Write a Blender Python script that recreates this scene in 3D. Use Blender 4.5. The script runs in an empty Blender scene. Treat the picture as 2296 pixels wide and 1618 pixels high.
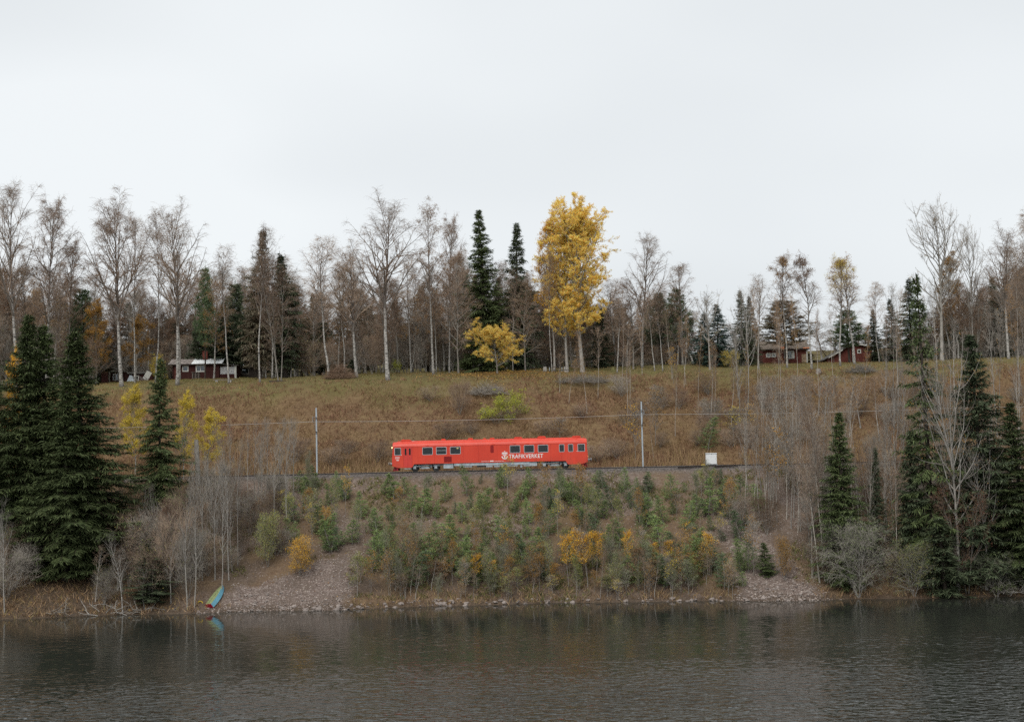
import bpy, bmesh, math, random
import numpy as np
from mathutils import Matrix, Vector

# ------------------------------------------------------------------ camera, sky, sun, exposure
S = bpy.context.scene
COL = S.collection
CAM_Z = 16.0                       # metres above the lake
PITCH, ROLL = math.radians(3.62), math.radians(1.25)
FPX = 2296 * 50 / 36.0             # focal length in the pixels used below (picture 2296 x 1618)
cam_d = bpy.data.cameras.new('camera')
cam_d.lens = 50; cam_d.sensor_width = 36; cam_d.sensor_fit = 'HORIZONTAL'
cam_d.clip_start = 0.5; cam_d.clip_end = 4000
cam = bpy.data.objects.new('camera', cam_d); COL.objects.link(cam)
CF = np.array([0, math.cos(PITCH), math.sin(PITCH)])
CU0 = np.array([0, -math.sin(PITCH), math.cos(PITCH)])
CR0 = np.array([1.0, 0, 0])
CR = math.cos(ROLL) * CR0 - math.sin(ROLL) * CU0
CU = math.sin(ROLL) * CR0 + math.cos(ROLL) * CU0
CP = np.array([0, 0, CAM_Z])
cam.matrix_world = Matrix(((CR[0], CU[0], -CF[0], CP[0]), (CR[1], CU[1], -CF[1], CP[1]),
                           (CR[2], CU[2], -CF[2], CP[2]), (0, 0, 0, 1)))
S.camera = cam

SUN_EL, SUN_AZ = math.radians(48), math.radians(200)   # behind the camera, veiled by cloud
w = bpy.data.worlds.new('World'); S.world = w; w.use_nodes = True
wt = w.node_tree; wt.nodes.clear()
def wn(t, **k):
    n = wt.nodes.new(t)
    for a, b in k.items(): setattr(n, a, b)
    return n
sky = wn('ShaderNodeTexSky', sky_type='NISHITA', sun_disc=False, sun_elevation=SUN_EL, sun_rotation=SUN_AZ)
bg1 = wn('ShaderNodeBackground'); bg1.inputs[1].default_value = 0.05
wt.links.new(sky.outputs[0], bg1.inputs[0])
tc = wn('ShaderNodeTexCoord'); mp = wn('ShaderNodeMapping'); mp.inputs['Scale'].default_value = (1.3, 1.3, 3.2)
wt.links.new(tc.outputs['Generated'], mp.inputs[0])
nz = wn('ShaderNodeTexNoise'); nz.inputs['Scale'].default_value = 1.5; nz.inputs['Detail'].default_value = 2.5; nz.inputs['Roughness'].default_value = 0.45
wt.links.new(mp.outputs[0], nz.inputs['Vector'])
cr = wn('ShaderNodeValToRGB')
cr.color_ramp.elements[0].position = 0.36; cr.color_ramp.elements[0].color = (0.655, 0.685, 0.705, 1)
cr.color_ramp.elements[1].position = 0.66; cr.color_ramp.elements[1].color = (0.775, 0.805, 0.82, 1)
wt.links.new(nz.outputs[0], cr.inputs[0])
bg2 = wn('ShaderNodeBackground'); bg2.inputs[1].default_value = 0.85
wt.links.new(cr.outputs[0], bg2.inputs[0])
mx = wn('ShaderNodeMixShader'); mx.inputs[0].default_value = 0.93
wt.links.new(bg1.outputs[0], mx.inputs[1]); wt.links.new(bg2.outputs[0], mx.inputs[2])
wo = wn('ShaderNodeOutputWorld'); wt.links.new(mx.outputs[0], wo.inputs[0])

sl = bpy.data.lights.new('sun', 'SUN'); sl.energy = 1.5; sl.angle = math.radians(40); sl.color = (1, 0.96, 0.9)
so = bpy.data.objects.new('sun', sl); COL.objects.link(so)
sd = Vector((math.sin(SUN_AZ) * math.cos(SUN_EL), math.cos(SUN_AZ) * math.cos(SUN_EL), math.sin(SUN_EL)))
so.rotation_euler = sd.to_track_quat('Z', 'Y').to_euler(); so.location = (0, -50, 120)
vs = S.view_settings
vs.view_transform = 'Standard'; vs.look = 'None'; vs.gamma = 1; vs.use_curve_mapping = False; vs.exposure = 0.5
cy = S.cycles
cy.max_bounces = 5; cy.diffuse_bounces = 2; cy.glossy_bounces = 3; cy.transmission_bounces = 3; cy.transparent_max_bounces = 8
cy.caustics_reflective = False; cy.caustics_refractive = False
cy.use_denoising = False
S.render.filter_size = 1.5

# ------------------------------------------------------------------ helpers
R0 = np.random.default_rng(7)
def nrm(a): return a / np.maximum(np.linalg.norm(a, axis=-1, keepdims=True), 1e-9)
def sstep(a, b, x):
    t = np.clip((np.asarray(x, float) - a) / (b - a), 0, 1); return t * t * (3 - 2 * t)
_vn = np.random.default_rng(3).random((256, 256))
def vnoise(x, y):
    xi = np.floor(x).astype(int); yi = np.floor(y).astype(int); fx = x - xi; fy = y - yi
    fx = fx * fx * (3 - 2 * fx); fy = fy * fy * (3 - 2 * fy)
    g = lambda i, j: _vn[i % 256, j % 256]
    return (g(xi, yi) * (1 - fx) + g(xi + 1, yi) * fx) * (1 - fy) + (g(xi, yi + 1) * (1 - fx) + g(xi + 1, yi + 1) * fx) * fy
def fbm(x, y, s=1.0, o=4):
    x = np.asarray(x, float) / s; y = np.asarray(y, float) / s; r = 0; a = 0.5
    for i in range(o):
        r = r + a * vnoise(x + 17.3 * i, y + 9.1 * i); x = x * 2; y = y * 2; a *= 0.5
    return r

def tag(o, label=None, cat=None, group=None, kind=None):
    if label: o['label'] = label
    if cat: o['category'] = cat
    if group: o['group'] = group
    if kind: o['kind'] = kind
    return o
def empty(name, loc, rz=0.0, scale=(1, 1, 1)):
    o = bpy.data.objects.new(name, None); COL.objects.link(o)
    o.location = loc; o.rotation_euler = (0, 0, rz); o.scale = scale; o.empty_display_size = 0.3
    return o
def mobj(name, me, parent=None, loc=None):
    o = bpy.data.objects.new(name, me); COL.objects.link(o)
    if parent: o.parent = parent
    if loc is not None: o.location = loc
    return o
def raw_mesh(name, V, faces, mats=(), midx=None, smooth=None, col=None):
    """V (n,3); faces: list of int arrays (m,k)"""
    me = bpy.data.meshes.new(name)
    V = np.asarray(V, np.float32); me.vertices.add(len(V)); me.vertices.foreach_set('co', V.ravel())
    faces = [f for f in faces if len(f)]
    nl = sum(f.size for f in faces); nf = sum(len(f) for f in faces)
    me.loops.add(nl); me.polygons.add(nf)
    me.loops.foreach_set('vertex_index', np.concatenate([f.ravel() for f in faces]).astype(np.int32))
    tot = np.concatenate([np.full(len(f), f.shape[1]) for f in faces]).astype(np.int32)
    st = np.concatenate([[0], np.cumsum(tot)[:-1]]).astype(np.int32)
    me.polygons.foreach_set('loop_start', st); me.polygons.foreach_set('loop_total', tot)
    for m in mats: me.materials.append(m)
    if midx is not None: me.polygons.foreach_set('material_index', np.asarray(midx, np.int32))
    if smooth is not None: me.polygons.foreach_set('use_smooth', np.broadcast_to(np.asarray(smooth, bool), (nf,)).copy())
    if col is not None:
        for nm, c in col.items():
            a = me.color_attributes.new(nm, 'FLOAT_COLOR', 'POINT')
            c4 = np.ones((len(V), 4), np.float32); c4[:, :c.shape[1]] = c; a.data.foreach_set('color', c4.ravel())
    me.update(calc_edges=True); me.validate()
    return me
class Geo:
    """collects vertices and faces with a material slot number"""
    def __init__(s): s.V = []; s.F = []; s.M = []; s.Sm = []; s.n = 0
    def add(s, V, F, m=0, smooth=False):
        V = np.asarray(V, float).reshape(-1, 3); F = np.asarray(F, int)
        if not len(F): return
        s.V.append(V); s.F.append(F + s.n); s.M.append(np.full(len(F), m)); s.Sm.append(np.full(len(F), smooth)); s.n += len(V)
    def mesh(s, name, mats):
        order = sorted(range(len(s.F)), key=lambda i: s.F[i].shape[1])
        return raw_mesh(name, np.concatenate(s.V), [s.F[i] for i in order], mats,
                        np.concatenate([s.M[i] for i in order]), np.concatenate([s.Sm[i] for i in order]))
    # solids
    def box(s, x0, x1, y0, y1, z0, z1, m=0):
        s.hexa([(x0, y0, z0), (x1, y0, z0), (x1, y1, z0), (x0, y1, z0), (x0, y0, z1), (x1, y0, z1), (x1, y1, z1), (x0, y1, z1)], m)
    def hexa(s, P, m=0):
        s.add(P, [(0, 3, 2, 1), (4, 5, 6, 7), (0, 1, 5, 4), (1, 2, 6, 5), (2, 3, 7, 6), (3, 0, 4, 7)], m)
    def prism(s, poly, axis, a, b, m=0, smooth=False):
        """poly: list of 2D points, extruded along axis (0 x, 1 y, 2 z) from a to b"""
        n = len(poly); V = []
        for c in (a, b):
            for p in poly:
                q = list(p); q.insert(axis, c); V.append(q)
        s.add(V, [(i, (i + 1) % n, n + (i + 1) % n, n + i) for i in range(n)], m, smooth)
        s.add(V, np.array([list(range(n))]), m); s.add(V, np.array([list(range(2 * n - 1, n - 1, -1))]), m)
    def cyl(s, p, q, r0, r1=None, sides=10, m=0, caps=True, smooth=True):
        r1 = r0 if r1 is None else r1
        p = np.array(p, float); q = np.array(q, float)
        V, F = tube(np.array([[p, q]]), np.array([[r0, r1]]), sides); s.add(V, F, m, smooth)
        if caps:
            s.add(V, np.array([list(range(sides))[::-1]]), m); s.add(V, np.array([list(range(sides, 2 * sides))]), m)
    def tubes(s, paths, rad, sides, m=0, smooth=True):
        V, F = tube(paths, rad, sides); s.add(V, F, m, smooth)
    def lathe(s, c, axis, prof, sides=16, m=0):
        """prof: list of (radius, offset along axis)"""
        V = []; a = np.linspace(0, 2 * np.pi, sides, endpoint=False)
        for r, o in prof:
            u, v = r * np.cos(a), r * np.sin(a); k = np.full(sides, o)
            V.append(np.stack([k, u, v] if axis == 0 else [u, k, v] if axis == 1 else [u, v, k], 1))
        V = np.concatenate(V) + np.array(c); F = []
        for i in range(len(prof) - 1):
            for j in range(sides):
                F.append((i * sides + j, i * sides + (j + 1) % sides, (i + 1) * sides + (j + 1) % sides, (i + 1) * sides + j))
        s.add(V, F, m, True)
def tube(paths, rad, sides):
    paths = np.asarray(paths, float); N, K, _ = paths.shape
    T = nrm(np.gradient(paths, axis=1)); ref = np.broadcast_to(np.array([0.93, 0.36, 0.05]), T.shape)
    alt = np.broadcast_to(np.array([0.05, -0.3, 0.95]), T.shape)
    ref = np.where((np.abs((T * ref).sum(-1)).max(1) > 0.93)[:, None, None], alt, ref)
    A = nrm(np.cross(T, ref)); B = np.cross(T, A)
    rad = np.broadcast_to(np.asarray(rad, float), (N, K))
    if sides == 2:
        V = np.stack([paths - A * rad[..., None], paths + A * rad[..., None]], 2)
    else:
        a = np.linspace(0, 2 * np.pi, sides, endpoint=False)
        V = paths[:, :, None] + rad[..., None, None] * (np.cos(a)[:, None] * A[:, :, None] + np.sin(a)[:, None] * B[:, :, None])
    idx = np.arange(N * K * sides).reshape(N, K, sides)
    if sides == 2:
        F = np.stack([idx[:, :-1, 0], idx[:, :-1, 1], idx[:, 1:, 1], idx[:, 1:, 0]], -1).reshape(-1, 4)
    else:
        nx = np.roll(idx, -1, axis=2)
        F = np.stack([idx[:, :-1], nx[:, :-1], nx[:, 1:], idx[:, 1:]], -1).reshape(-1, 4)
    return V.reshape(-1, 3), F
def kites(p, q, wd, rng, m=0.45, up=None):
    d = nrm(q - p); r = rng.normal(size=p.shape) if up is None else np.broadcast_to(up, p.shape) + rng.normal(size=p.shape) * 0.35
    s = nrm(np.cross(d, r)); c = p + (q - p) * m; wd = np.broadcast_to(np.asarray(wd, float), (len(p),))[:, None]
    V = np.stack([p, c + s * wd, q, c - s * wd], 1).reshape(-1, 3)
    return V, np.arange(len(V)).reshape(-1, 4)
def blades(p, q, wd, rng):
    d = nrm(q - p); s = nrm(np.cross(d, rng.normal(size=p.shape))) * np.broadcast_to(np.asarray(wd, float), (len(p),))[:, None]
    V = np.stack([p - s, p + s, q], 1).reshape(-1, 3)
    return V, np.arange(len(V)).reshape(-1, 3)
def leaves(c, size, rng, flat=0.0):
    n = len(c); u = nrm(rng.normal(size=(n, 3)) * np.array([1, 1, 1 - flat])); v = nrm(np.cross(u, rng.normal(size=(n, 3))))
    sz = (np.asarray(size) * rng.uniform(0.7, 1.3, n))[:, None]
    V = np.stack([c - u * sz, c - v * sz * 0.62, c + u * sz, c + v * sz * 0.62], 1).reshape(-1, 3)
    return V, np.arange(len(V)).reshape(-1, 4)

# ------------------------------------------------------------------ terrain (lake at z = 0, x along the railway, y away from the viewer)
TRACK_Y, RAIL_Z = 176.0, 13.74
def shore(x): return 150 - 5.0 * (np.asarray(x) / 60.0) ** 2 + 0.7 * np.sin(np.asarray(x) * 0.13 + 1) + 0.4 * np.sin(np.asarray(x) * 0.41) + 0.9 * (fbm(x, x * 0 + 3, 2.5, 3) - 0.45)
def edge_y(x): return 206 + 2.0 * np.sin(np.asarray(x) * 0.07 + 0.5)
def ground(x, y, detail=True):
    x = np.asarray(x, float); y = np.asarray(y, float)
    ys = shore(x); u = (y - ys) / (172.6 - ys)
    n1 = fbm(x, y, 9, 3) - 0.45; n2 = fbm(x + 40, y, 2.2, 3) - 0.45
    low = 13.3 * np.where(u < 0, u * 0.8, u ** 1.06)
    low = np.maximum(low, -5) + sstep(0.0, 0.25, u) * sstep(1.0, 0.8, u) * (n1 * 1.3 + n2 * 0.35) + sstep(0.0, 0.05, u) * sstep(0.5, 0.2, u) * 0.35 * n2
    bed = 13.3 + 0.28 * sstep(172.6, 174.0, y) - 0.6 * sstep(178.2, 180.0, y)
    ye = edge_y(x); ze = 26.5 - 0.8 * sstep(-15, -45, x) + 0.2 * np.sin(x * 0.09)
    t = np.clip((y - 181) / (ye - 181), 0, 1); tt = t * 0.55 + 0.45 * t * t * (3 - 2 * t)
    up = 12.98 + (ze - 12.98) * tt + sstep(0, 0.15, t) * (n1 * 1.5 * sstep(1.3, 0.7, t + 0 * y) + n2 * 0.5)
    mead = (y - ye).clip(0, None)
    up = up + 4.2 * (1 - np.exp(-mead / 24.0)) + 0.085 * (y - 250).clip(0, 110)
    up = np.where(y > 181, up, bed)
    return np.where(y < 172.6, low, np.where(y < 180.0, bed, np.where(y < 181, bed, up)))
def gz(x, y): return float(ground(np.array([x]), np.array([y]))[0])

def ray(px, py):
    d = CF + CR * ((px - 1148) / FPX) + CU * ((809 - py) / FPX); return d / d[1]
def hit(px, py, y0=146.0, y1=300.0):
    """where the sight line through a pixel meets the ground"""
    d = ray(px, py); ys = np.arange(y0, y1, 0.1)
    P = CP + d * ys[:, None]; b = np.nonzero(P[:, 2] <= ground(P[:, 0], P[:, 1]))[0]
    k = ys[b[0]] if len(b) else y1
    p = CP + d * k; return p[0], p[1], gz(p[0], p[1])
def at_depth(px, Y):
    """the ground point at distance Y that shows in picture column px"""
    x = 0.0; z = CAM_Z
    for _ in range(6):
        v = (np.array([x, Y, gz(x, Y)]) - CP); dep = v @ CF
        x += (px - (1148 + FPX * (v @ CR) / dep)) * dep / FPX
    return x, Y, gz(x, Y)
def proj(p):
    v = np.array(p, float) - CP; d = v @ CF; return 1148 + FPX * (v @ CR) / d, 809 - FPX * (v @ CU) / d
def height_to(p, py):
    """height above p at which a vertical line reaches picture row py"""
    lo, hi = 0.0, 60.0
    for _ in range(30):
        m = (lo + hi) / 2
        if proj((p[0], p[1], p[2] + m))[1] > py: lo = m
        else: hi = m
    return lo
# ------------------------------------------------------------------ materials
def nodes(name):
    m = bpy.data.materials.new(name); m.use_nodes = True; t = m.node_tree; t.nodes.clear()
    out = t.nodes.new('ShaderNodeOutputMaterial'); b = t.nodes.new('ShaderNodeBsdfPrincipled')
    b.inputs['Roughness'].default_value = 0.85; b.inputs['Specular IOR Level'].default_value = 0.25
    t.links.new(b.outputs[0], out.inputs[0])
    def N(ty, ins=None, **k):
        n = t.nodes.new(ty)
        for a, v in k.items(): setattr(n, a, v)
        for a, v in (ins or {}).items():
            if isinstance(v, bpy.types.NodeSocket): t.links.new(v, n.inputs[a])
            else: n.inputs[a].default_value = v
        return n
    return m, t, b, out, N
def rgba(c): return (c[0], c[1], c[2], 1)
def ramp(N, fac, stops):
    r = N('ShaderNodeValToRGB', {0: fac}); e = r.color_ramp.elements
    while len(e) < len(stops): e.new(0.5)
    for i, (p, c) in enumerate(stops): e[i].position = p; e[i].color = rgba(c)
    return r.outputs[0]
def mix(N, fac, a, b, mode='MIX'):
    n = N('ShaderNodeMix', data_type='RGBA', blend_type=mode)
    for i, v in ((0, fac), (6, a), (7, b)):
        if isinstance(v, bpy.types.NodeSocket): n.id_data.links.new(v, n.inputs[i])
        else: n.inputs[i].default_value = v if i == 0 else rgba(v)
    return n.outputs[2]
def plain(name, c, rough=0.8, var=0.12, scale=3.0, metal=0.0, spec=0.3):
    m, t, b, out, N = nodes(name)
    tc = N('ShaderNodeTexCoord'); nz = N('ShaderNodeTexNoise', {'Vector': tc.outputs['Object'], 'Scale': scale, 'Detail': 5.0})
    c2 = [max(0, x * (1 - var * 1.6)) for x in c]; c3 = [min(1, x * (1 + var)) for x in c]
    t.links.new(ramp(N, nz.outputs[0], [(0.3, c2), (0.7, c3)]), b.inputs['Base Color'])
    b.inputs['Roughness'].default_value = rough; b.inputs['Metallic'].default_value = metal; b.inputs['Specular IOR Level'].default_value = spec
    return m
def leafmat(name, stops, trans=0.25, objvar=0.25, rough=0.7):
    """leaf faces: each island takes its own colour from stops; each plant shifts it a little"""
    m, t, b, out, N = nodes(name)
    g = N('ShaderNodeNewGeometry'); oi = N('ShaderNodeObjectInfo')
    c = ramp(N, g.outputs['Random Per Island'], stops)
    v = N('ShaderNodeMapRange', {0: oi.outputs['Random'], 3: 1 - objvar, 4: 1 + objvar})
    h = N('ShaderNodeHueSaturation', {'Color': c, 'Value': v.outputs[0]})
    b.inputs['Roughness'].default_value = rough
    t.links.new(h.outputs[0], b.inputs['Base Color'])
    if trans > 0:
        tr = N('ShaderNodeBsdfTranslucent', {'Color': h.outputs[0]})
        mxs = N('ShaderNodeMixShader', {0: trans, 1: b.outputs[0], 2: tr.outputs[0]})
        t.links.new(mxs.outputs[0], out.inputs[0])
    return m
def grassmat(name, a, b2, sc=0.12):
    """blades in patches: two families of colour that follow a noise over the ground"""
    m, t, b, out, N = nodes(name)
    g = N('ShaderNodeNewGeometry'); tc = N('ShaderNodeTexCoord')
    nz = N('ShaderNodeTexNoise', {'Vector': tc.outputs['Object'], 'Scale': sc, 'Detail': 6.0, 'Roughness': 0.65})
    f = ramp(N, nz.outputs[0], [(0.42, (0, 0, 0)), (0.58, (1, 1, 1))])
    c = mix(N, f, ramp(N, g.outputs['Random Per Island'], a), ramp(N, g.outputs['Random Per Island'], b2))
    t.links.new(c, b.inputs['Base Color'])
    tr = N('ShaderNodeBsdfTranslucent', {'Color': c}); mxs = N('ShaderNodeMixShader', {0: 0.15, 1: b.outputs[0], 2: tr.outputs[0]}); t.links.new(mxs.outputs[0], out.inputs[0]); return m
def even(cs): return [(0.04 + i * 0.92 / max(1, len(cs) - 1), c) for i, c in enumerate(cs)]

def birchbark():
    m, t, b, out, N = nodes('birch_bark')
    tc = N('ShaderNodeTexCoord'); mp = N('ShaderNodeMapping', {'Vector': tc.outputs['Object'], 'Scale': (1.6, 1.6, 5.0)})
    n1 = N('ShaderNodeTexNoise', {'Vector': mp.outputs[0], 'Scale': 1.6, 'Detail': 5.0, 'Roughness': 0.65})
    c = ramp(N, n1.outputs[0], [(0.36, (0.035, 0.032, 0.03)), (0.45, (0.20, 0.19, 0.175)), (0.55, (0.42, 0.40, 0.37)), (0.75, (0.54, 0.52, 0.48))])
    sx = N('ShaderNodeSeparateXYZ', {0: tc.outputs['Object']})
    n2 = N('ShaderNodeTexNoise', {'Vector': tc.outputs['Object'], 'Scale': 0.5, 'Detail': 2.0})
    ad = N('ShaderNodeMath', {0: sx.outputs[2], 1: n2.outputs[0]}, operation='ADD')
    f = N('ShaderNodeMapRange', {0: ad.outputs[0], 1: 9.0, 2: 13.5})
    f0 = N('ShaderNodeMapRange', {0: ad.outputs[0], 1: 1.3, 2: 0.4})
    c = mix(N, f.outputs[0], c, (0.13, 0.105, 0.09)); c = mix(N, f0.outputs[0], c, (0.10, 0.09, 0.08))
    t.links.new(c, b.inputs['Base Color']); return m
def greybark(name, a, c, sc=2.0):
    m, t, b, out, N = nodes(name)
    tc = N('ShaderNodeTexCoord'); mp = N('ShaderNodeMapping', {'Vector': tc.outputs['Object'], 'Scale': (2.5, 2.5, 0.9)})
    n1 = N('ShaderNodeTexNoise', {'Vector': mp.outputs[0], 'Scale': sc, 'Detail': 6.0, 'Roughness': 0.7})
    t.links.new(ramp(N, n1.outputs[0], [(0.32, a), (0.68, c)]), b.inputs['Base Color']); return m
def twig(name, a, c):
    m, t, b, out, N = nodes(name)
    oi = N('ShaderNodeObjectInfo'); g = N('ShaderNodeNewGeometry')
    f = N('ShaderNodeMath', {0: oi.outputs['Random'], 1: g.outputs['Random Per Island']}, operation='ADD')
    f2 = N('ShaderNodeMath', {0: f.outputs[0], 1: 0.5}, operation='MULTIPLY')
    t.links.new(ramp(N, f2.outputs[0], [(0.2, a), (0.8, c)]), b.inputs['Base Color']); b.inputs['Specular IOR Level'].default_value = 0.1; return m

MAT = {}
MAT['birch'] = birchbark()
MAT['sapbark'] = greybark('pale_sapling_bark', (0.20, 0.17, 0.14), (0.58, 0.54, 0.48), 1.5)
MAT['grey'] = greybark('grey_bark', (0.115, 0.105, 0.092), (0.324, 0.297, 0.263))
MAT['pale'] = greybark('pale_grey_bark', (0.20, 0.185, 0.165), (0.42, 0.395, 0.36))
MAT['dark'] = greybark('dark_bark', (0.035, 0.028, 0.022), (0.10, 0.08, 0.065))
MAT['limb'] = greybark('brown_limb_bark', (0.100, 0.085, 0.071), (0.240, 0.205, 0.176))
MAT['t_birch'] = twig('birch_twigs', (0.183, 0.128, 0.095), (0.366, 0.274, 0.203))
MAT['t_grey'] = twig('grey_twigs', (0.185, 0.165, 0.144), (0.369, 0.332, 0.286))
MAT['t_pale'] = twig('pale_twigs', (0.160, 0.148, 0.128), (0.272, 0.248, 0.220))
MAT['t_red'] = twig('reddish_twigs', (0.128, 0.091, 0.064), (0.259, 0.172, 0.120))
MAT['spruce'] = leafmat('spruce_needles', even([(0.060, 0.086, 0.031), (0.086, 0.114, 0.043), (0.107, 0.140, 0.056), (0.134, 0.166, 0.065)]), 0.0, 0.22, 0.7)
MAT['spruce_dk'] = leafmat('dark_spruce_needles', even([(0.050, 0.069, 0.036), (0.069, 0.092, 0.050), (0.091, 0.115, 0.061), (0.111, 0.135, 0.076)]), 0.0, 0.2, 0.7)
MAT['spruce_bl'] = leafmat('bluish_spruce_needles', even([(0.050, 0.088, 0.070), (0.095, 0.150, 0.124), (0.137, 0.204, 0.168)]), 0.0, 0.15, 0.6)
MAT['spruce_br'] = leafmat('brown_spruce_needles', even([(0.114, 0.086, 0.059), (0.200, 0.161, 0.109), (0.288, 0.233, 0.162), (0.155, 0.169, 0.103)]), 0.0, 0.15, 0.7)
MAT['pine'] = leafmat('pine_needles', even([(0.059, 0.103, 0.049), (0.109, 0.163, 0.076), (0.177, 0.231, 0.109)]), 0.0, 0.25, 0.6)
MAT['pine_sap'] = leafmat('young_pine_needles', even([(0.099, 0.169, 0.058), (0.162, 0.246, 0.086), (0.236, 0.316, 0.115), (0.325, 0.371, 0.126)]), 0.1, 0.28, 0.6)
MAT['yellow'] = leafmat('yellow_leaves', even([(0.763, 0.356, 0.082), (0.880, 0.574, 0.122), (0.880, 0.771, 0.192), (0.880, 0.813, 0.307)]), 0.42, 0.08)
MAT['gold'] = leafmat('golden_leaves', even([(0.515, 0.239, 0.025), (0.772, 0.431, 0.040), (0.900, 0.590, 0.064)]), 0.3, 0.10)
MAT['lemon'] = leafmat('lemon_leaves', even([(0.475, 0.356, 0.045), (0.713, 0.549, 0.067), (0.861, 0.683, 0.105)]), 0.3, 0.12)
MAT['lime'] = leafmat('lime_leaves', even([(0.216, 0.243, 0.030), (0.405, 0.419, 0.054), (0.567, 0.567, 0.081)]), 0.3, 0.12)
MAT['olive'] = leafmat('olive_leaves', even([(0.121, 0.155, 0.053), (0.224, 0.260, 0.089), (0.326, 0.334, 0.106), (0.376, 0.315, 0.079)]), 0.25, 0.3)
MAT['willow'] = leafmat('willow_leaves', even([(0.110, 0.129, 0.065), (0.186, 0.210, 0.109), (0.261, 0.282, 0.152)]), 0.2, 0.2)
MAT['ochre'] = leafmat('ochre_leaves', even([(0.189, 0.101, 0.027), (0.351, 0.189, 0.041), (0.486, 0.270, 0.054)]), 0.25, 0.2)
MAT['rust'] = leafmat('rusty_leaves', even([(0.115, 0.061, 0.030), (0.203, 0.101, 0.041), (0.270, 0.149, 0.061)]), 0.2, 0.2)
MAT['red'] = leafmat('red_leaves', even([(0.07, 0.025, 0.018), (0.13, 0.045, 0.03), (0.18, 0.07, 0.04)]), 0.2, 0.2)
MAT['drygrass'] = grassmat('dry_grass_blades', even([(0.123, 0.063, 0.036), (0.205, 0.107, 0.062), (0.277, 0.153, 0.094), (0.370, 0.223, 0.143)]), even([(0.164, 0.098, 0.052), (0.246, 0.153, 0.078), (0.226, 0.163, 0.069), (0.389, 0.260, 0.158)]))
MAT['meadow'] = grassmat('meadow_grass_blades', even([(0.163, 0.119, 0.049), (0.245, 0.162, 0.078), (0.306, 0.209, 0.108)]), even([(0.143, 0.142, 0.044), (0.204, 0.190, 0.059), (0.275, 0.218, 0.088)]), 0.2)
MAT['weeds'] = leafmat('dead_weed_stalks', even([(0.103, 0.062, 0.036), (0.197, 0.118, 0.065), (0.309, 0.195, 0.111), (0.495, 0.334, 0.197), (0.268, 0.213, 0.072)]), 0.1, 0.0)
MAT['heather'] = leafmat('heather_tufts', even([(0.090, 0.101, 0.041), (0.163, 0.179, 0.057), (0.163, 0.117, 0.057), (0.244, 0.211, 0.081)]), 0.1, 0.0)
MAT['litter'] = leafmat('fallen_leaves', even([(0.169, 0.085, 0.036), (0.286, 0.156, 0.052), (0.468, 0.286, 0.065), (0.130, 0.078, 0.052)]), 0.0, 0.0)
MAT['stone'] = leafmat('shore_stone', even([(0.142, 0.106, 0.090), (0.209, 0.161, 0.140), (0.275, 0.221, 0.194), (0.342, 0.299, 0.266), (0.180, 0.147, 0.135)]), 0.0, 0.3, 0.85)

def ground_mat():
    m, t, b, out, N = nodes('ground')
    at = N('ShaderNodeAttribute', attribute_name='zone'); tc = N('ShaderNodeTexCoord'); P = tc.outputs['Object']
    sp = N('ShaderNodeSeparateColor', {0: at.outputs['Color']})
    nb = N('ShaderNodeTexNoise', {'Vector': P, 'Scale': 0.35, 'Detail': 8.0, 'Roughness': 0.65})
    nf = N('ShaderNodeTexNoise', {'Vector': P, 'Scale': 3.2, 'Detail': 5.0, 'Roughness': 0.7})
    vo = N('ShaderNodeTexVoronoi', {'Vector': P, 'Scale': 5.5, 'Randomness': 1.0})
    # soil and dead grass
    soil = ramp(N, nb.outputs[0], [(0.30, (0.095, 0.055, 0.031)), (0.45, (0.155, 0.091, 0.05)), (0.58, (0.175, 0.114, 0.056)), (0.72, (0.21, 0.142, 0.082))])
    soil = mix(N, 0.5, soil, ramp(N, nf.outputs[0], [(0.35, (0.075, 0.05, 0.028)), (0.65, (0.235, 0.165, 0.09))]))
    # scree: one colour to each stone
    sc = N('ShaderNodeSeparateColor', {0: vo.outputs['Color']})
    scree = ramp(N, sc.outputs[0], [(0.05, (0.115, 0.085, 0.072)), (0.45, (0.165, 0.127, 0.11)), (0.8, (0.205, 0.162, 0.143)), (0.98, (0.26, 0.215, 0.19))])
    scree = mix(N, ramp(N, nb.outputs[0], [(0.42, (0, 0, 0)), (0.62, (1, 1, 1))]), scree, (0.125, 0.096, 0.078))
    mead = ramp(N, nb.outputs[0], [(0.3, (0.11, 0.082, 0.038)), (0.5, (0.135, 0.115, 0.045)), (0.7, (0.16, 0.13, 0.058))])
    ball = ramp(N, sc.outputs[1], [(0.05, (0.06, 0.05, 0.045)), (0.5, (0.115, 0.10, 0.092)), (0.95, (0.18, 0.16, 0.148))])
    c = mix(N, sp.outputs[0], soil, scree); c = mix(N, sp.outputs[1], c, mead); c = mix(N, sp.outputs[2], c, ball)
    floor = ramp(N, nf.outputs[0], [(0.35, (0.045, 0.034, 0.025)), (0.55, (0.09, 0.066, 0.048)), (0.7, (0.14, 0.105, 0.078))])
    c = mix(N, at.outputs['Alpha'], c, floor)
    t.links.new(c, b.inputs['Base Color']); b.inputs['Roughness'].default_value = 0.95; b.inputs['Specular IOR Level'].default_value = 0.15
    bu = N('ShaderNodeBump', {'Strength': 0.7, 'Distance': 0.12, 'Height': vo.outputs['Distance']})
    t.links.new(bu.outputs[0], b.inputs['Normal']); return m
MAT['ground'] = ground_mat()

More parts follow.
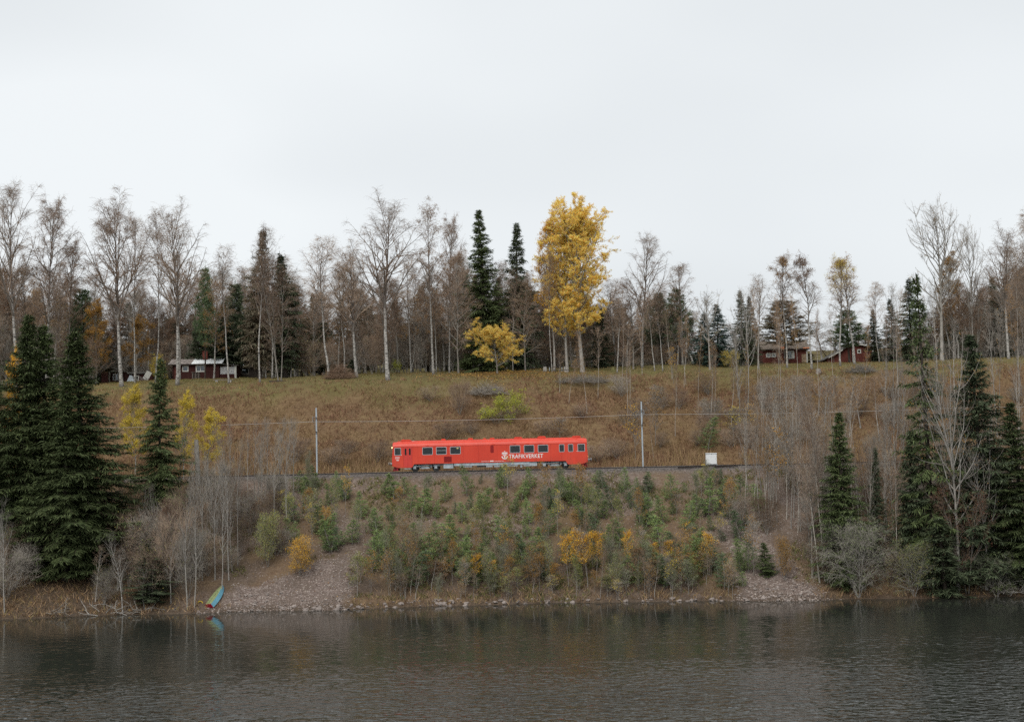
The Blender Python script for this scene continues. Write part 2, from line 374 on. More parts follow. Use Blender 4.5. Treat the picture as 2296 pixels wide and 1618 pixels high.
def water_mat():
    m, t, b, out, N = nodes('lake_water')
    tc = N('ShaderNodeTexCoord'); P = tc.outputs['Object']
    b.inputs['Base Color'].default_value = (0.026, 0.028, 0.023, 1); b.inputs['Roughness'].default_value = 0.045
    b.inputs['IOR'].default_value = 1.333; b.inputs['Specular IOR Level'].default_value = 0.5
    m1 = N('ShaderNodeMapping', {'Vector': P, 'Scale': (0.75, 1.0, 1.0), 'Rotation': (0, 0, 0.12)})
    w1 = N('ShaderNodeTexNoise', {'Vector': m1.outputs[0], 'Scale': 1.25, 'Detail': 1.5, 'Roughness': 0.45, 'Distortion': 0.35})
    m2 = N('ShaderNodeMapping', {'Vector': P, 'Scale': (0.6, 1.0, 1.0), 'Rotation': (0, 0, -0.2)})
    w2 = N('ShaderNodeTexNoise', {'Vector': m2.outputs[0], 'Scale': 2.6, 'Detail': 1.0, 'Roughness': 0.5})
    # the wind: gusts leave the water under the bank smooth and roughen it out on the lake
    mg = N('ShaderNodeMapping', {'Vector': P, 'Scale': (0.012, 0.05, 1)})
    g = N('ShaderNodeTexNoise', {'Vector': mg.outputs[0], 'Scale': 1.0, 'Detail': 4.0, 'Roughness': 0.6})
    sy = N('ShaderNodeSeparateXYZ', {0: P})
    fy = N('ShaderNodeMapRange', {0: sy.outputs[1], 1: 141.0, 2: 88.0, 3: 0.0, 4: 1.0})
    fx = N('ShaderNodeMapRange', {0: sy.outputs[0], 1: -40.0, 2: 35.0, 3: 0.8, 4: 1.6})
    gm = N('ShaderNodeMapRange', {0: g.outputs[0], 1: 0.38, 2: 0.64, 3: 0.2, 4: 1.5})
    fy = N('ShaderNodeMath', {0: fy.outputs[0], 1: 2.5}, operation='POWER'); k = N('ShaderNodeMath', {0: fy.outputs[0], 1: gm.outputs[0]}, operation='MULTIPLY')
    k = N('ShaderNodeMath', {0: k.outputs[0], 1: fx.outputs[0]}, operation='MULTIPLY')
    k2 = N('ShaderNodeMath', {0: k.outputs[0], 1: 0.02}, operation='ADD')
    r1 = N('ShaderNodeMapRange', {0: w1.outputs[0], 1: 0.30, 2: 0.72}); pw = N('ShaderNodeMath', {0: r1.outputs[0], 1: 3.0}, operation='POWER')
    r2 = N('ShaderNodeMapRange', {0: w2.outputs[0], 1: 0.30, 2: 0.72}); pw2 = N('ShaderNodeMath', {0: r2.outputs[0], 1: 2.5}, operation='POWER')
    s = N('ShaderNodeMath', {0: pw2.outputs[0], 1: 0.35}, operation='MULTIPLY'); h = N('ShaderNodeMath', {0: pw.outputs[0], 1: s.outputs[0]}, operation='ADD')
    hh = N('ShaderNodeMath', {0: h.outputs[0], 1: k2.outputs[0]}, operation='MULTIPLY')
    bu = N('ShaderNodeBump', {'Strength': 1.0, 'Distance': WAVE, 'Height': hh.outputs[0]})
    t.links.new(bu.outputs[0], b.inputs['Normal']); return m
WAVE = 0.27
MAT['water'] = water_mat()
MAT['rail'] = plain('rail_steel', (0.055, 0.045, 0.04), 0.5, 0.3, 6, 0.3)
MAT['railtop'] = plain('polished_rail_head', (0.45, 0.45, 0.46), 0.3, 0.1, 6, 0.9)
MAT['sleeper'] = plain('sleeper_wood', (0.06, 0.05, 0.042), 0.9, 0.3, 4)
MAT['galv'] = plain('galvanised_steel', (0.40, 0.45, 0.49), 0.55, 0.12, 2, 0.1)
MAT['insul'] = plain('brown_porcelain', (0.035, 0.03, 0.035), 0.3, 0.1, 5)
MAT['wire'] = plain('overhead_wire', (0.38, 0.36, 0.34), 0.5, 0.05, 1, 0.2)
def trainpaint():
    m, t, b, out, N = nodes('red_train_paint')
    tc = N('ShaderNodeTexCoord'); P = tc.outputs['Object']
    mp = N('ShaderNodeMapping', {'Vector': P, 'Scale': (2.2, 2.2, 0.35)})
    n1 = N('ShaderNodeTexNoise', {'Vector': mp.outputs[0], 'Scale': 1.6, 'Detail': 6.0, 'Roughness': 0.7}); n2 = N('ShaderNodeTexNoise', {'Vector': P, 'Scale': 0.5, 'Detail': 4.0})
    c = ramp(N, n2.outputs[0], [(0.35, (0.60, 0.050, 0.026)), (0.65, (0.68, 0.064, 0.033))])
    sz = N('ShaderNodeSeparateXYZ', {0: P}); low = N('ShaderNodeMapRange', {0: sz.outputs[2], 1: 1.6, 2: 0.5, 3: 0.04, 4: 0.55})
    f = N('ShaderNodeMath', {0: ramp(N, n1.outputs[0], [(0.40, (0, 0, 0)), (0.70, (1, 1, 1))]), 1: low.outputs[0]}, operation='MULTIPLY')
    c = mix(N, f.outputs[0], c, (0.17, 0.075, 0.05)); t.links.new(c, b.inputs['Base Color'])
    r = N('ShaderNodeMapRange', {0: n1.outputs[0], 3: 0.25, 4: 0.5}); t.links.new(r.outputs[0], b.inputs['Roughness']); b.inputs['Specular IOR Level'].default_value = 0.38; return m
MAT['trainred'] = trainpaint()
MAT['doorred'] = plain('red_door_paint', (0.60, 0.046, 0.034), 0.42, 0.06, 2, 0, 0.5)
MAT['grillered'] = plain('dark_red_grille', (0.26, 0.012, 0.012), 0.7, 0.15, 6)
MAT['ploughred'] = plain('crimson_plough_paint', (0.30, 0.012, 0.025), 0.5, 0.15, 3)
MAT['alu'] = plain('aluminium_frame', (0.46, 0.48, 0.50), 0.35, 0.05, 3, 0.4)
MAT['undergrey'] = plain('grey_underframe_paint', (0.390, 0.442, 0.481), 0.6, 0.18, 2.5)
MAT['underdark'] = plain('sooty_running_gear', (0.05, 0.05, 0.05), 0.7, 0.3, 4)
MAT['tyre'] = plain('wheel_steel', (0.12, 0.115, 0.11), 0.45, 0.2, 4, 0.5)
MAT['white'] = plain('white_paint', (0.78, 0.78, 0.77), 0.6, 0.04, 2)
MAT['seal'] = plain('black_rubber', (0.012, 0.012, 0.012), 0.7, 0.1, 4)
MAT['interior'] = plain('railcar_lining', (0.16, 0.15, 0.13), 0.8, 0.1, 2)
MAT['seat'] = plain('blue_seat_cloth', (0.02, 0.028, 0.05), 0.9, 0.2, 6)
MAT['curtain'] = plain('mustard_curtain', (0.30, 0.24, 0.05), 0.9, 0.2, 6)
def emit(name, c, s):
    m, t, b, out, N = nodes(name); b.inputs['Base Color'].default_value = rgba(c)
    b.inputs['Emission Color'].default_value = rgba(c); b.inputs['Emission Strength'].default_value = s; return m
MAT['lamp'] = emit('lit_headlamp', (1.0, 0.80, 0.40), 5.0)
MAT['lampdim'] = emit('lit_ceiling_lamp', (1.0, 0.70, 0.28), 1.2)
MAT['lamporange'] = emit('orange_marker_lamp', (1.0, 0.42, 0.16), 0.6)
def glass(name, tint, refl=0.10):
    m, t, b, out, N = nodes(name)
    tr = N('ShaderNodeBsdfTransparent', {'Color': rgba(tint)}); gl = N('ShaderNodeBsdfGlossy', {'Roughness': 0.03, 'Color': (0.9, 0.95, 1, 1)})
    f = N('ShaderNodeFresnel', {'IOR': 1.5}); a = N('ShaderNodeMath', {0: f.outputs[0], 1: refl}, operation='ADD')
    mxs = N('ShaderNodeMixShader', {0: a.outputs[0], 1: tr.outputs[0], 2: gl.outputs[0]}); t.links.new(mxs.outputs[0], out.inputs[0]); return m
MAT['glass'] = glass('tinted_glass', (0.55, 0.6, 0.6), 0.0)
MAT['pane'] = glass('window_glass', (0.5, 0.52, 0.52), 0.05)
def boards(name, c, c2, sc=7.0, axis='X'):
    m, t, b, out, N = nodes(name)
    tc = N('ShaderNodeTexCoord'); wv = N('ShaderNodeTexWave', {'Vector': tc.outputs['Object'], 'Scale': sc, 'Distortion': 0.0}, bands_direction=axis)
    nz = N('ShaderNodeTexNoise', {'Vector': tc.outputs['Object'], 'Scale': 1.4, 'Detail': 6.0, 'Roughness': 0.7})
    col = ramp(N, nz.outputs[0], [(0.35, c), (0.7, c2)])
    t.links.new(mix(N, ramp(N, wv.outputs[0], [(0.05, (1, 1, 1)), (0.16, (0, 0, 0))]), col, [x * 0.45 for x in c]), b.inputs['Base Color'])
    b.inputs['Roughness'].default_value = 0.9; return m
MAT['falu'] = boards('falu_red_boards', (0.048, 0.014, 0.013), (0.074, 0.029, 0.024))
MAT['falu2'] = boards('weathered_red_boards', (0.117, 0.028, 0.022), (0.180, 0.066, 0.050))
MAT['plaster'] = plain('bare_plaster', (0.34, 0.25, 0.17), 0.9, 0.3, 2.5)
MAT['whitewood'] = plain('white_trim', (0.58, 0.58, 0.54), 0.8, 0.15, 4)
MAT['roofwhite'] = plain('white_sheet_roof', (0.880, 0.900, 0.900), 0.5, 0.05, 1.5)
MAT['roofworn'] = plain('worn_sheet_roof', (0.30, 0.26, 0.235), 0.8, 0.4, 1.8)
MAT['roofdark'] = plain('tarred_roof_felt', (0.085, 0.08, 0.07), 0.9, 0.25, 3)
MAT['tile'] = leafmat('clay_tile', even([(0.13, 0.105, 0.088), (0.17, 0.14, 0.115), (0.21, 0.175, 0.145)]), 0, 0.3, 0.9)
MAT['tilenew'] = plain('orange_clay_tile', (0.46, 0.17, 0.08), 0.8, 0.1, 4)
MAT['brick'] = plain('red_brick', (0.20, 0.06, 0.045), 0.9, 0.3, 8)
MAT['brickor'] = plain('orange_brick', (0.40, 0.17, 0.08), 0.9, 0.3, 8)
MAT['greywood'] = plain('weathered_wood', (0.24, 0.215, 0.19), 0.9, 0.3, 5)
MAT['darkwood'] = plain('dark_wood', (0.055, 0.045, 0.038), 0.9, 0.3, 5)
MAT['curtainw'] = plain('net_curtain', (0.55, 0.56, 0.57), 0.9, 0.08, 6)
MAT['concrete'] = plain('concrete', (0.36, 0.34, 0.31), 0.9, 0.15, 4)
MAT['boatblue'] = plain('turquoise_boat_paint', (0.14, 0.36, 0.47), 0.5, 0.1, 2.5)
MAT['boatgreen'] = plain('sage_boat_bottom', (0.21, 0.25, 0.115), 0.7, 0.16, 3)
MAT['boatred'] = plain('red_transom_paint', (0.32, 0.012, 0.03), 0.5, 0.1, 3)
MAT['yellowp'] = plain('yellow_plastic', (0.60, 0.42, 0.03), 0.5, 0.08, 3)
MAT['cabinet'] = plain('white_cabinet_paint', (0.74, 0.76, 0.77), 0.5, 0.03, 2)
MAT['moss'] = plain('mossy_wood', (0.14, 0.13, 0.05), 0.95, 0.4, 5)
MAT['skin'] = plain('skin', (0.36, 0.22, 0.16), 0.6, 0.05, 4)
MAT['shirtblue'] = plain('light_blue_shirt', (0.34, 0.44, 0.56), 0.9, 0.1, 6)
MAT['shirtdark'] = plain('dark_jacket', (0.02, 0.024, 0.035), 0.9, 0.1, 6)
MAT['shirtred'] = plain('red_jacket', (0.24, 0.03, 0.025), 0.9, 0.1, 6)
MAT['hair'] = plain('dark_hair', (0.03, 0.022, 0.016), 0.8, 0.1, 8)
# ------------------------------------------------------------------ growing plants
def grow(rng, base, d, L, n, trop=0.0, wob=0.1, tip=0.0):
    """n-segment shoots; trop bends them up (+) or down (-), tip adds bend towards the end"""
    N = len(base); P = np.zeros((N, n + 1, 3)); P[:, 0] = base; d = nrm(d)
    L = np.broadcast_to(np.asarray(L, float), (N,))[:, None]
    for i in range(n):
        k = trop + tip * (i / max(1, n - 1)) ** 1.5
        d = nrm(d + np.array([0, 0, 1.0]) * k + rng.normal(size=(N, 3)) * wob)
        P[:, i + 1] = P[:, i] + d * L / n
    return P
def on(P, idx, t):
    n = P.shape[1] - 1; f = np.clip(t, 0, 0.9999) * n; i = f.astype(int); f = (f - i)[:, None]
    a = P[idx, i]; b = P[idx, i + 1]; return a + (b - a) * f, nrm(b - a)
def away(rng, tan, ang, az=None):
    """directions at angle ang from tan, any azimuth"""
    N = len(tan); ref = np.where(np.abs(tan[:, 2:3]) > 0.95, np.array([[1.0, 0, 0]]), np.array([[0, 0, 1.0]]))
    u = nrm(np.cross(tan, ref)); v = np.cross(tan, u)
    az = rng.uniform(0, 2 * np.pi, N) if az is None else az
    return tan * np.cos(ang)[:, None] + (u * np.cos(az)[:, None] + v * np.sin(az)[:, None]) * np.sin(ang)[:, None]

def decid(name, seed, H=20.0, hw=4.0, r=0.2, cb=0.35, n1=26, n2=8, n3=9, up=0.06, tip=-0.05, a0=60, a1=28, lean=(0, 0),
          twl=0.9, tww=0.012, twdroop=-0.25, fork=0, leaf=0, leafs=0.09, lmask=None, env=0.62, bend=0.03, stems=1, spread=0.12,
          mats=('birch', 't_birch', 'yellow'), sides=7, clump=0.0, wk=None):
    """a broad-leaved tree: trunk mesh (stem and limbs) and crown mesh (branches, twigs, leaves)"""
    rng = np.random.default_rng(seed)
    a = rng.uniform(0, 2 * np.pi, stems) + np.arange(stems) * 2.4
    b0 = np.stack([np.cos(a), np.sin(a), 0 * a], 1) * (0.0 if stems == 1 else r * 2.2)
    d0 = np.stack([np.cos(a) * spread, np.sin(a) * spread, 1 + 0 * a], 1) if stems > 1 else np.array([[lean[0], lean[1], 1.0]])
    hs = H * (np.ones(stems) if stems == 1 else rng.uniform(0.75, 1.0, stems))
    P0 = grow(rng, b0, d0, hs, 14, 0.02, bend)
    for s in range(stems): P0[s, :, 2] *= hs[s] / P0[s, -1, 2]
    u = np.linspace(0, 1, 15); rad0 = r * ((1 - u) ** 0.85 * 0.93 + 0.05) * (1 + 0.35 * np.exp(-u * 28))
    if stems > 1: rad0 = rad0 * 0.75
    tr = Geo(); cw = Geo(); tr.tubes(P0, rad0[None] * np.ones((stems, 1)), sides)
    # limbs
    N1 = n1 * stems; i1 = np.arange(N1) % stems; t1 = cb + (0.95 - cb) * ((np.arange(N1) // stems + rng.random(N1)) / n1) ** 0.9
    s1 = (t1 - cb) / (0.97 - cb); p1, g1 = on(P0, i1, t1)
    ang = np.radians(a0 + (a1 - a0) * s1 + rng.normal(size=N1) * 7)
    prof = (np.sin(np.pi * np.clip(0.18 + 0.74 * s1, 0, 1) ** env) + 0.05) * rng.uniform(0.65, 1.1, N1)
    L1 = hw * prof / np.maximum(np.sin(ang), 0.35) * (wk or 1.0)
    if fork:
        k = np.argsort(t1)[:fork]; ang[k] = np.radians(rng.uniform(20, 34, fork)); L1[k] = H * (1 - t1[k]) * rng.uniform(0.65, 0.9, fork)
    P1 = grow(rng, p1, away(rng, g1, ang, np.arange(N1) * 2.4 + rng.normal(size=N1) * 0.4), L1, 8, up, 0.09, tip)
    r1 = np.minimum(0.0155 * L1 + 0.004, np.interp(t1, u, rad0) * 0.75)
    u1 = np.linspace(0, 1, 9); tr.tubes(P1, r1[:, None] * (1 - u1 * 0.88)[None], 5, 1)
    # branches
    N2 = n2 * N1; i2 = np.repeat(np.arange(N1), n2); t2 = rng.uniform(0.16, 0.98, N2); p2, g2 = on(P1, i2, t2)
    L2 = L1[i2] * (1.02 - t2) * rng.uniform(0.4, 0.7, N2) + 0.35
    P2 = grow(rng, p2, away(rng, g2, np.radians(rng.uniform(28, 55, N2))), L2, 5, up * 0.8, 0.13, tip * 1.5)
    u2 = np.linspace(0, 1, 6); r2 = np.minimum(0.012 * L2 + 0.005, r1[i2] * 0.7)
    cw.tubes(P2, r2[:, None] * (1 - u2 * 0.75)[None], 3, 0)
    # twigs
    got = np.percentile(np.abs(np.concatenate([P2[:, -1, :2].ravel(), P2[:, 2, :2].ravel()])), 95)
    if wk is None: return decid(name, seed, H, hw, r, cb, n1, n2, n3, up, tip, a0, a1, lean, twl, tww, twdroop, fork, leaf, leafs, lmask, env, bend, stems, spread, mats, sides, clump, float(np.clip((hw * 0.97) / got, 0.6, 2.4)))
    N3 = n3 * N2; i3 = np.repeat(np.arange(N2), n3); t3 = rng.uniform(0.1, 1.0, N3); p3, g3 = on(P2, i3, t3)
    P3 = grow(rng, p3, away(rng, g3, np.radians(rng.uniform(20, 60, N3))), twl * rng.uniform(0.5, 1.3, N3), 3, twdroop, 0.15)
    cw.tubes(P3, tww * (1 - np.linspace(0, 1, 4) * 0.6)[None] * rng.uniform(0.7, 1.3, (N3, 1)), 2, 0)
    pt = rng.random((n1 * stems * 5,)); it = rng.integers(0, N1, len(pt)); pa, ga = on(P1, it, 0.2 + 0.8 * pt)
    P4 = grow(rng, pa, away(rng, ga, np.radians(rng.uniform(25, 60, len(pa)))), twl * rng.uniform(0.6, 1.4, len(pa)), 3, twdroop, 0.15)
    cw.tubes(P4, tww * np.ones((len(pa), 4)), 2, 0)
    if leaf:
        n = int(leaf * 2.2); i4 = rng.integers(0, N3, n); c, g = on(P3, i4, rng.random(n)); c = c + rng.normal(size=c.shape) * 0.10
        zz = c[:, 2] / H; rr = np.hypot(c[:, 0], c[:, 1]) / hw
        keep = rng.random(n) < (1 / 2.2 if lmask is None else lmask(zz, rr, c, rng))
        if clump: keep &= fbm(c[:, 0] + 50 + c[:, 2] * 0.7, c[:, 1] + c[:, 2], 1.6, 2) > clump
        V, F = leaves(c[keep], leafs, rng); cw.add(V, F, 1)
    T = tr.mesh(name + '_trunk', [MAT[mats[0]], MAT['limb' if mats[0] in ('birch', 'sapbark') else mats[0]]]); C = cw.mesh(name + '_crown', [MAT[mats[1]], MAT[mats[2]]])
    v = np.concatenate(cw.V); return dict(kind=name, trunk=T, crown=C, H=max(H, v[:, 2].max() * 0.985), hw=np.percentile(np.abs(v[:, :2]), 97))

def conifer(name, seed, H=24.0, hw=3.6, r=0.24, cb=0.05, step=0.42, per=6, gap=0.12, sub=9, mats=('dark', 'spruce'), droop=1.0, shape=0.98, dead=0.0, sw=0.10):
    rng = np.random.default_rng(seed); tr = Geo(); cw = Geo()
    P0 = grow(rng, np.zeros((1, 3)), np.array([[0, 0, 1.0]]), H, 14, 0.03, 0.012); P0[0, :, 2] *= H / P0[0, -1, 2]
    u = np.linspace(0, 1, 15); tr.tubes(P0, (r * (1 - u) ** 0.9 + 0.015)[None] * (1 + 0.3 * np.exp(-u * 30)), 8)
    z = []; zc = H * cb
    while zc < H * 0.985:
        f = zc / H; n = max(3, int(round(per * (0.7 + 0.5 * (1 - f))))); z += [zc + rng.normal() * step * 0.6 for _ in range(n)]; zc += step * (1.0 - 0.35 * f)
    z = np.clip(np.array(z), 0, H * 0.99); N = len(z); f = z / H
    keep = rng.random(N) > gap * (0.4 + (1 - f)); z = z[keep]; f = f[keep]; N = len(z)
    fb = np.clip((f - cb) / (1 - cb), 0, 1)
    Lb = hw * ((1 - fb) ** shape * (0.55 + 0.45 * sstep(0, 0.16, fb)) + 0.035) * rng.choice([0.45, 0.75, 0.95, 1.1, 1.25], N) * rng.uniform(0.85, 1.15, N)
    # ragged silhouette: some sides of the tree are longer than others
    az = np.arange(N) * 2.399 + rng.normal(size=N) * 0.5
    Lb *= 0.66 + 0.70 * fbm(z * 0.9 + seed, np.cos(az) * 2 + 10 + np.sin(az) * 2, 1.7, 2)
    el = np.radians(-18 * droop + 55 * fb ** 1.4 + rng.normal(size=N) * 12)
    d = np.stack([np.cos(az) * np.cos(el), np.sin(az) * np.cos(el), np.sin(el)], 1)
    pb, _ = on(P0, np.zeros(N, int), f)
    PB = grow(rng, pb, d, Lb, 6, -0.07 * droop, 0.06, 0.20 * droop)
    cw.tubes(PB, (0.010 * Lb + 0.008)[:, None] * (1 - np.linspace(0, 1, 7) * 0.85)[None], 3, 0)
    if dead > 0:
        n = int(40 * dead); zz = rng.uniform(0.02, max(cb, 0.15), n) * H; az2 = rng.uniform(0, 6.28, n)
        q, _ = on(P0, np.zeros(n, int), zz / H); PD = grow(rng, q, np.stack([np.cos(az2), np.sin(az2), -0.2 + 0 * az2], 1), hw * rng.uniform(0.2, 0.6, n), 4, -0.08, 0.1)
        cw.tubes(PD, 0.014 * np.ones((n, 5)), 3, 0)
    # sprays to both sides of each branch, and hanging twigs under it
    ns = np.maximum(5, (sub * 2.1 * (0.42 + Lb / hw)).astype(int)); idx = np.repeat(np.arange(N), ns * 2); M = len(idx)
    t = np.clip(rng.random(M) ** 0.8 * 0.95 + 0.06, 0, 1); p, g = on(PB, idx, t)
    side = nrm(np.cross(g, np.array([0, 0, 1.0]))) * np.where(rng.random(M) < 0.5, 1, -1)[:, None]
    ls = (np.clip(Lb[idx] * (1.05 - t) * 0.55, 0.12, 1.1) * rng.uniform(0.6, 1.2, M) + 0.1) * (0.45 + 0.55 * np.sqrt(1 - fb[idx]))
    dd = nrm(g * 0.75 + side * rng.uniform(0.35, 1.0, M)[:, None] + np.array([0, 0, 1.0]) * rng.normal(-0.18 * droop, 0.16, M)[:, None])
    q = p + dd * ls[:, None]
    V, F = kites(p, q, sw * 0.55 * rng.uniform(0.7, 1.3, M) * (0.6 + 0.5 * ls), rng, 0.4, np.array([0, 0, 1.0])); cw.add(V, F, 1)
    k2 = rng.random(M) < 0.75; b = p[k2] + (q[k2] - p[k2]) * rng.random((k2.sum(), 1)); n = len(b)
    dn = nrm(np.array([0, 0, -1.0]) * (0.7 * droop) + dd[k2] * 0.7 + rng.normal(size=(n, 3)) * 0.25)
    V, F = kites(b, b + dn * (0.25 + 0.45 * rng.random(n))[:, None] * (0.5 + 0.5 * np.sqrt(1 - fb[idx][k2]))[:, None], sw * 0.36 * rng.uniform(0.7, 1.3, n), rng, 0.35); cw.add(V, F, 1)
    k3 = rng.random(M) < 0.8; b = p[k3] + (q[k3] - p[k3]) * rng.random((k3.sum(), 1)); n = len(b)
    dn = nrm(dd[k3] * 0.8 + rng.normal(size=(n, 3)) * 0.5)
    V, F = kites(b, b + dn * (0.2 + 0.22 * rng.random(n))[:, None], sw * 0.34 * rng.uniform(0.7, 1.3, n), rng, 0.4, np.array([0, 0, 1.0])); cw.add(V, F, 1)
    return dict(kind=name, trunk=tr.mesh(name + '_trunk', [MAT[mats[0]]]), crown=cw.mesh(name + '_crown', [MAT['dark'], MAT[mats[1]]]), H=H, hw=np.percentile(np.abs(np.concatenate(cw.V)[:, :2]), 98.5))

def pine_sapling(name, seed, H=4.0, hw=0.95, mats=('grey', 'pine_sap'), whorl=0.42, per=5, nd=42, cb=0.10, nl=0.17, ascend=38):
    rng = np.random.default_rng(seed); tr = Geo(); cw = Geo()
    P0 = grow(rng, np.zeros((1, 3)), np.array([[0, 0, 1.0]]), H, 10, 0.03, 0.03); P0[0, :, 2] *= H / P0[0, -1, 2]
    u = np.linspace(0, 1, 11); tr.tubes(P0, (0.011 * H * (1 - u) + 0.008)[None], 6)
    z = np.repeat(np.arange(H * cb, H * 0.93, whorl), per); N = len(z); z = np.clip(z + rng.normal(size=N) * 0.05, 0.05, H * 0.96); f = z / H
    az = np.arange(N) * 2 * np.pi / per + np.repeat(rng.random(N // per + 1), per)[:N] * 6 + rng.normal(size=N) * 0.2
    fb = (f - cb) / (1 - cb); Lb = hw * (np.clip(1.05 - fb, 0.12, 1) ** 0.75) * (0.6 + 0.4 * sstep(0, 0.25, fb)) * rng.uniform(0.6, 1.15, N)
    el = np.radians(ascend * 0.45 + ascend * fb + rng.normal(size=N) * 7)
    pb, _ = on(P0, np.zeros(N, int), f)
    PB = grow(rng, pb, np.stack([np.cos(az) * np.cos(el), np.sin(az) * np.cos(el), np.sin(el)], 1), Lb, 4, 0.05, 0.06)
    n2 = 4; i2 = np.repeat(np.arange(N), n2); p2, g2 = on(PB, i2, rng.uniform(0.25, 0.85, N * n2))
    P2 = grow(rng, p2, away(rng, g2, np.radians(rng.uniform(30, 55, N * n2))), Lb[i2] * 0.4 + 0.06, 4, 0.07, 0.06)
    PA = np.concatenate([PB, P2]); cw.tubes(PA, np.concatenate([0.008 + 0.006 * Lb, 0.006 + 0 * i2])[:, None] * (1 - np.linspace(0, 1, 5) * 0.6)[None], 3, 0)
    wts = np.linalg.norm(PA[:, -1] - PA[:, 0], axis=1); M = int(nd * N); idx = rng.choice(len(PA), M, p=wts / wts.sum())
    t = rng.uniform(0.15, 1.0, M); p, g = on(PA, idx, t); d = nrm(g * 0.8 + rng.normal(size=(M, 3)) * 0.65)
    tl = np.linspace(0.75, 1, 60); pl, gl = on(P0, np.zeros(60, int), tl); dl = nrm(gl * 0.7 + rng.normal(size=(60, 3)) * 0.5)
    p = np.concatenate([p, pl]); d = np.concatenate([d, dl])
    V, F = kites(p, p + d * (nl * rng.uniform(0.7, 1.25, len(p)))[:, None], nl * 0.075, rng, 0.4); cw.add(V, F, 1)
    return dict(kind=name, trunk=tr.mesh(name + '_trunk', [MAT[mats[0]]]), crown=cw.mesh(name + '_crown', [MAT['grey'], MAT[mats[1]]]), H=H, hw=np.percentile(np.abs(np.concatenate(cw.V)[:, :2]), 97))

def plant(proto, p, H, hw, label, cat, group=None, rz=None, name=None, tm=None, c0=None, c1=None, rng=random.Random(5), tilt=(0, 0)):
    """a tree of its own: an Empty at its foot with a trunk and a crown that share the mesh of their kind"""
    s = H / proto['H']; sx = hw / proto['hw'] if hw else s
    e = empty(name or proto['kind'], (p[0], p[1], p[2] - 0.06), rng.uniform(0, 6.28) if rz is None else rz, (sx, sx, s))
    if tilt != (0, 0): e.rotation_euler = (tilt[0], tilt[1], 0.0)
    t = mobj('trunk', proto['trunk'], e); c = mobj('crown', proto['crown'], e)
    if tm: t.material_slots[0].link = 'OBJECT'; t.material_slots[0].material = MAT[tm]
    for i, mm in ((0, c0), (1, c1)):
        if mm: c.material_slots[i].link = 'OBJECT'; c.material_slots[i].material = MAT[mm]
    tag(e, label, cat, group); return e

PR = {}
top_yel = lambda a, k: (lambda z, r, c, g: sstep(a, 1.0, z) * k)
# tall bare birches of several habits
PR['birch1'] = decid('birch_tree', 11, 26, 4.8, 0.27, 0.34, 30, 11, 14, 0.075, -0.12, 55, 25, fork=3, tww=0.011)
PR['birch2'] = decid('birch_tree', 12, 25, 4.2, 0.23, 0.30, 34, 10, 14, 0.05, -0.14, 58, 24, tww=0.011, twdroop=-0.35)
PR['birch3'] = decid('birch_tree', 13, 26, 5.2, 0.27, 0.32, 30, 12, 14, 0.09, -0.10, 60, 26, fork=5, tww=0.011, bend=0.04)
PR['birch4'] = decid('birch_tree', 14, 22, 3.0, 0.17, 0.40, 30, 7, 9, 0.05, -0.12, 50, 22, tww=0.011)
PR['birch5'] = decid('birch_tree', 15, 20, 2.4, 0.14, 0.42, 26, 7, 8, 0.06, -0.1, 46, 20, bend=0.045, tww=0.011)
PR['birch_brown'] = decid('birch_tree', 16, 25, 4.0, 0.22, 0.28, 30, 9, 9, 0.04, -0.16, 58, 26, tww=0.011, twdroop=-0.5, leaf=5200, leafs=0.065, mats=('birch', 't_birch', 'rust'))
PR['birch_top'] = decid('birch_tree', 17, 19, 2.7, 0.17, 0.38, 28, 8, 8, 0.06, -0.12, 46, 22, tww=0.010, leaf=2600, leafs=0.07, lmask=lambda z, r, c, g: sstep(0.62, 1.0, z) * 0.8 + 0.03, mats=('birch', 't_birch', 'ochre'))
PR['alder'] = decid('alder_tree', 18, 18, 3.2, 0.17, 0.22, 30, 8, 9, 0.06, 0.0, 60, 28, tww=0.012, twdroop=0.0, mats=('grey', 't_birch', 'rust'), stems=3, spread=0.16)
PR['alder2'] = decid('alder_tree', 19, 17, 3.0, 0.15, 0.16, 34, 8, 9, 0.05, 0.0, 62, 30, tww=0.012, twdroop=-0.05, mats=('grey', 't_birch', 'rust'), leaf=700, leafs=0.07)
PR['aspen_bare'] = decid('aspen_tree', 20, 26, 4.2, 0.24, 0.30, 30, 8, 7, 0.12, 0.10, 45, 20, tww=0.011, twdroop=0.15, twl=0.7, mats=('pale', 't_grey', 'ochre'), leaf=1100, leafs=0.08, clump=0.42)
PR['aspen_yellow'] = decid('aspen_tree', 27, 25, 4.3, 0.30, 0.22, 52, 9, 6, 0.05, 0.02, 50, 16, tww=0.010, twdroop=0.05, twl=0.9, mats=('pale', 't_grey', 'yellow'), leaf=110000, leafs=0.078, env=0.85, clump=0.10)
PR['aspen_left'] = decid('aspen_tree', 22, 22, 3.0, 0.2, 0.3, 34, 8, 8, 0.11, 0.04, 45, 18, tww=0.010, twdroop=0.05, mats=('pale', 't_grey', 'gold'), leaf=26000, leafs=0.075, clump=0.30)
PR['maple'] = decid('maple_tree', 23, 7.0, 3.3, 0.13, 0.18, 24, 8, 5, 0.03, 0.0, 72, 30, tww=0.008, twdroop=0.0, twl=0.5, mats=('grey', 't_grey', 'yellow'), leaf=34000, leafs=0.062, clump=0.15, env=0.6)
PR['aspen_lemon'] = decid('aspen_tree', 24, 12, 2.1, 0.10, 0.18, 26, 7, 7, 0.07, -0.06, 50, 22, tww=0.009, twdroop=-0.1, twl=0.6, mats=('pale', 't_grey', 'lemon'), leaf=22000, leafs=0.062, clump=0.26)
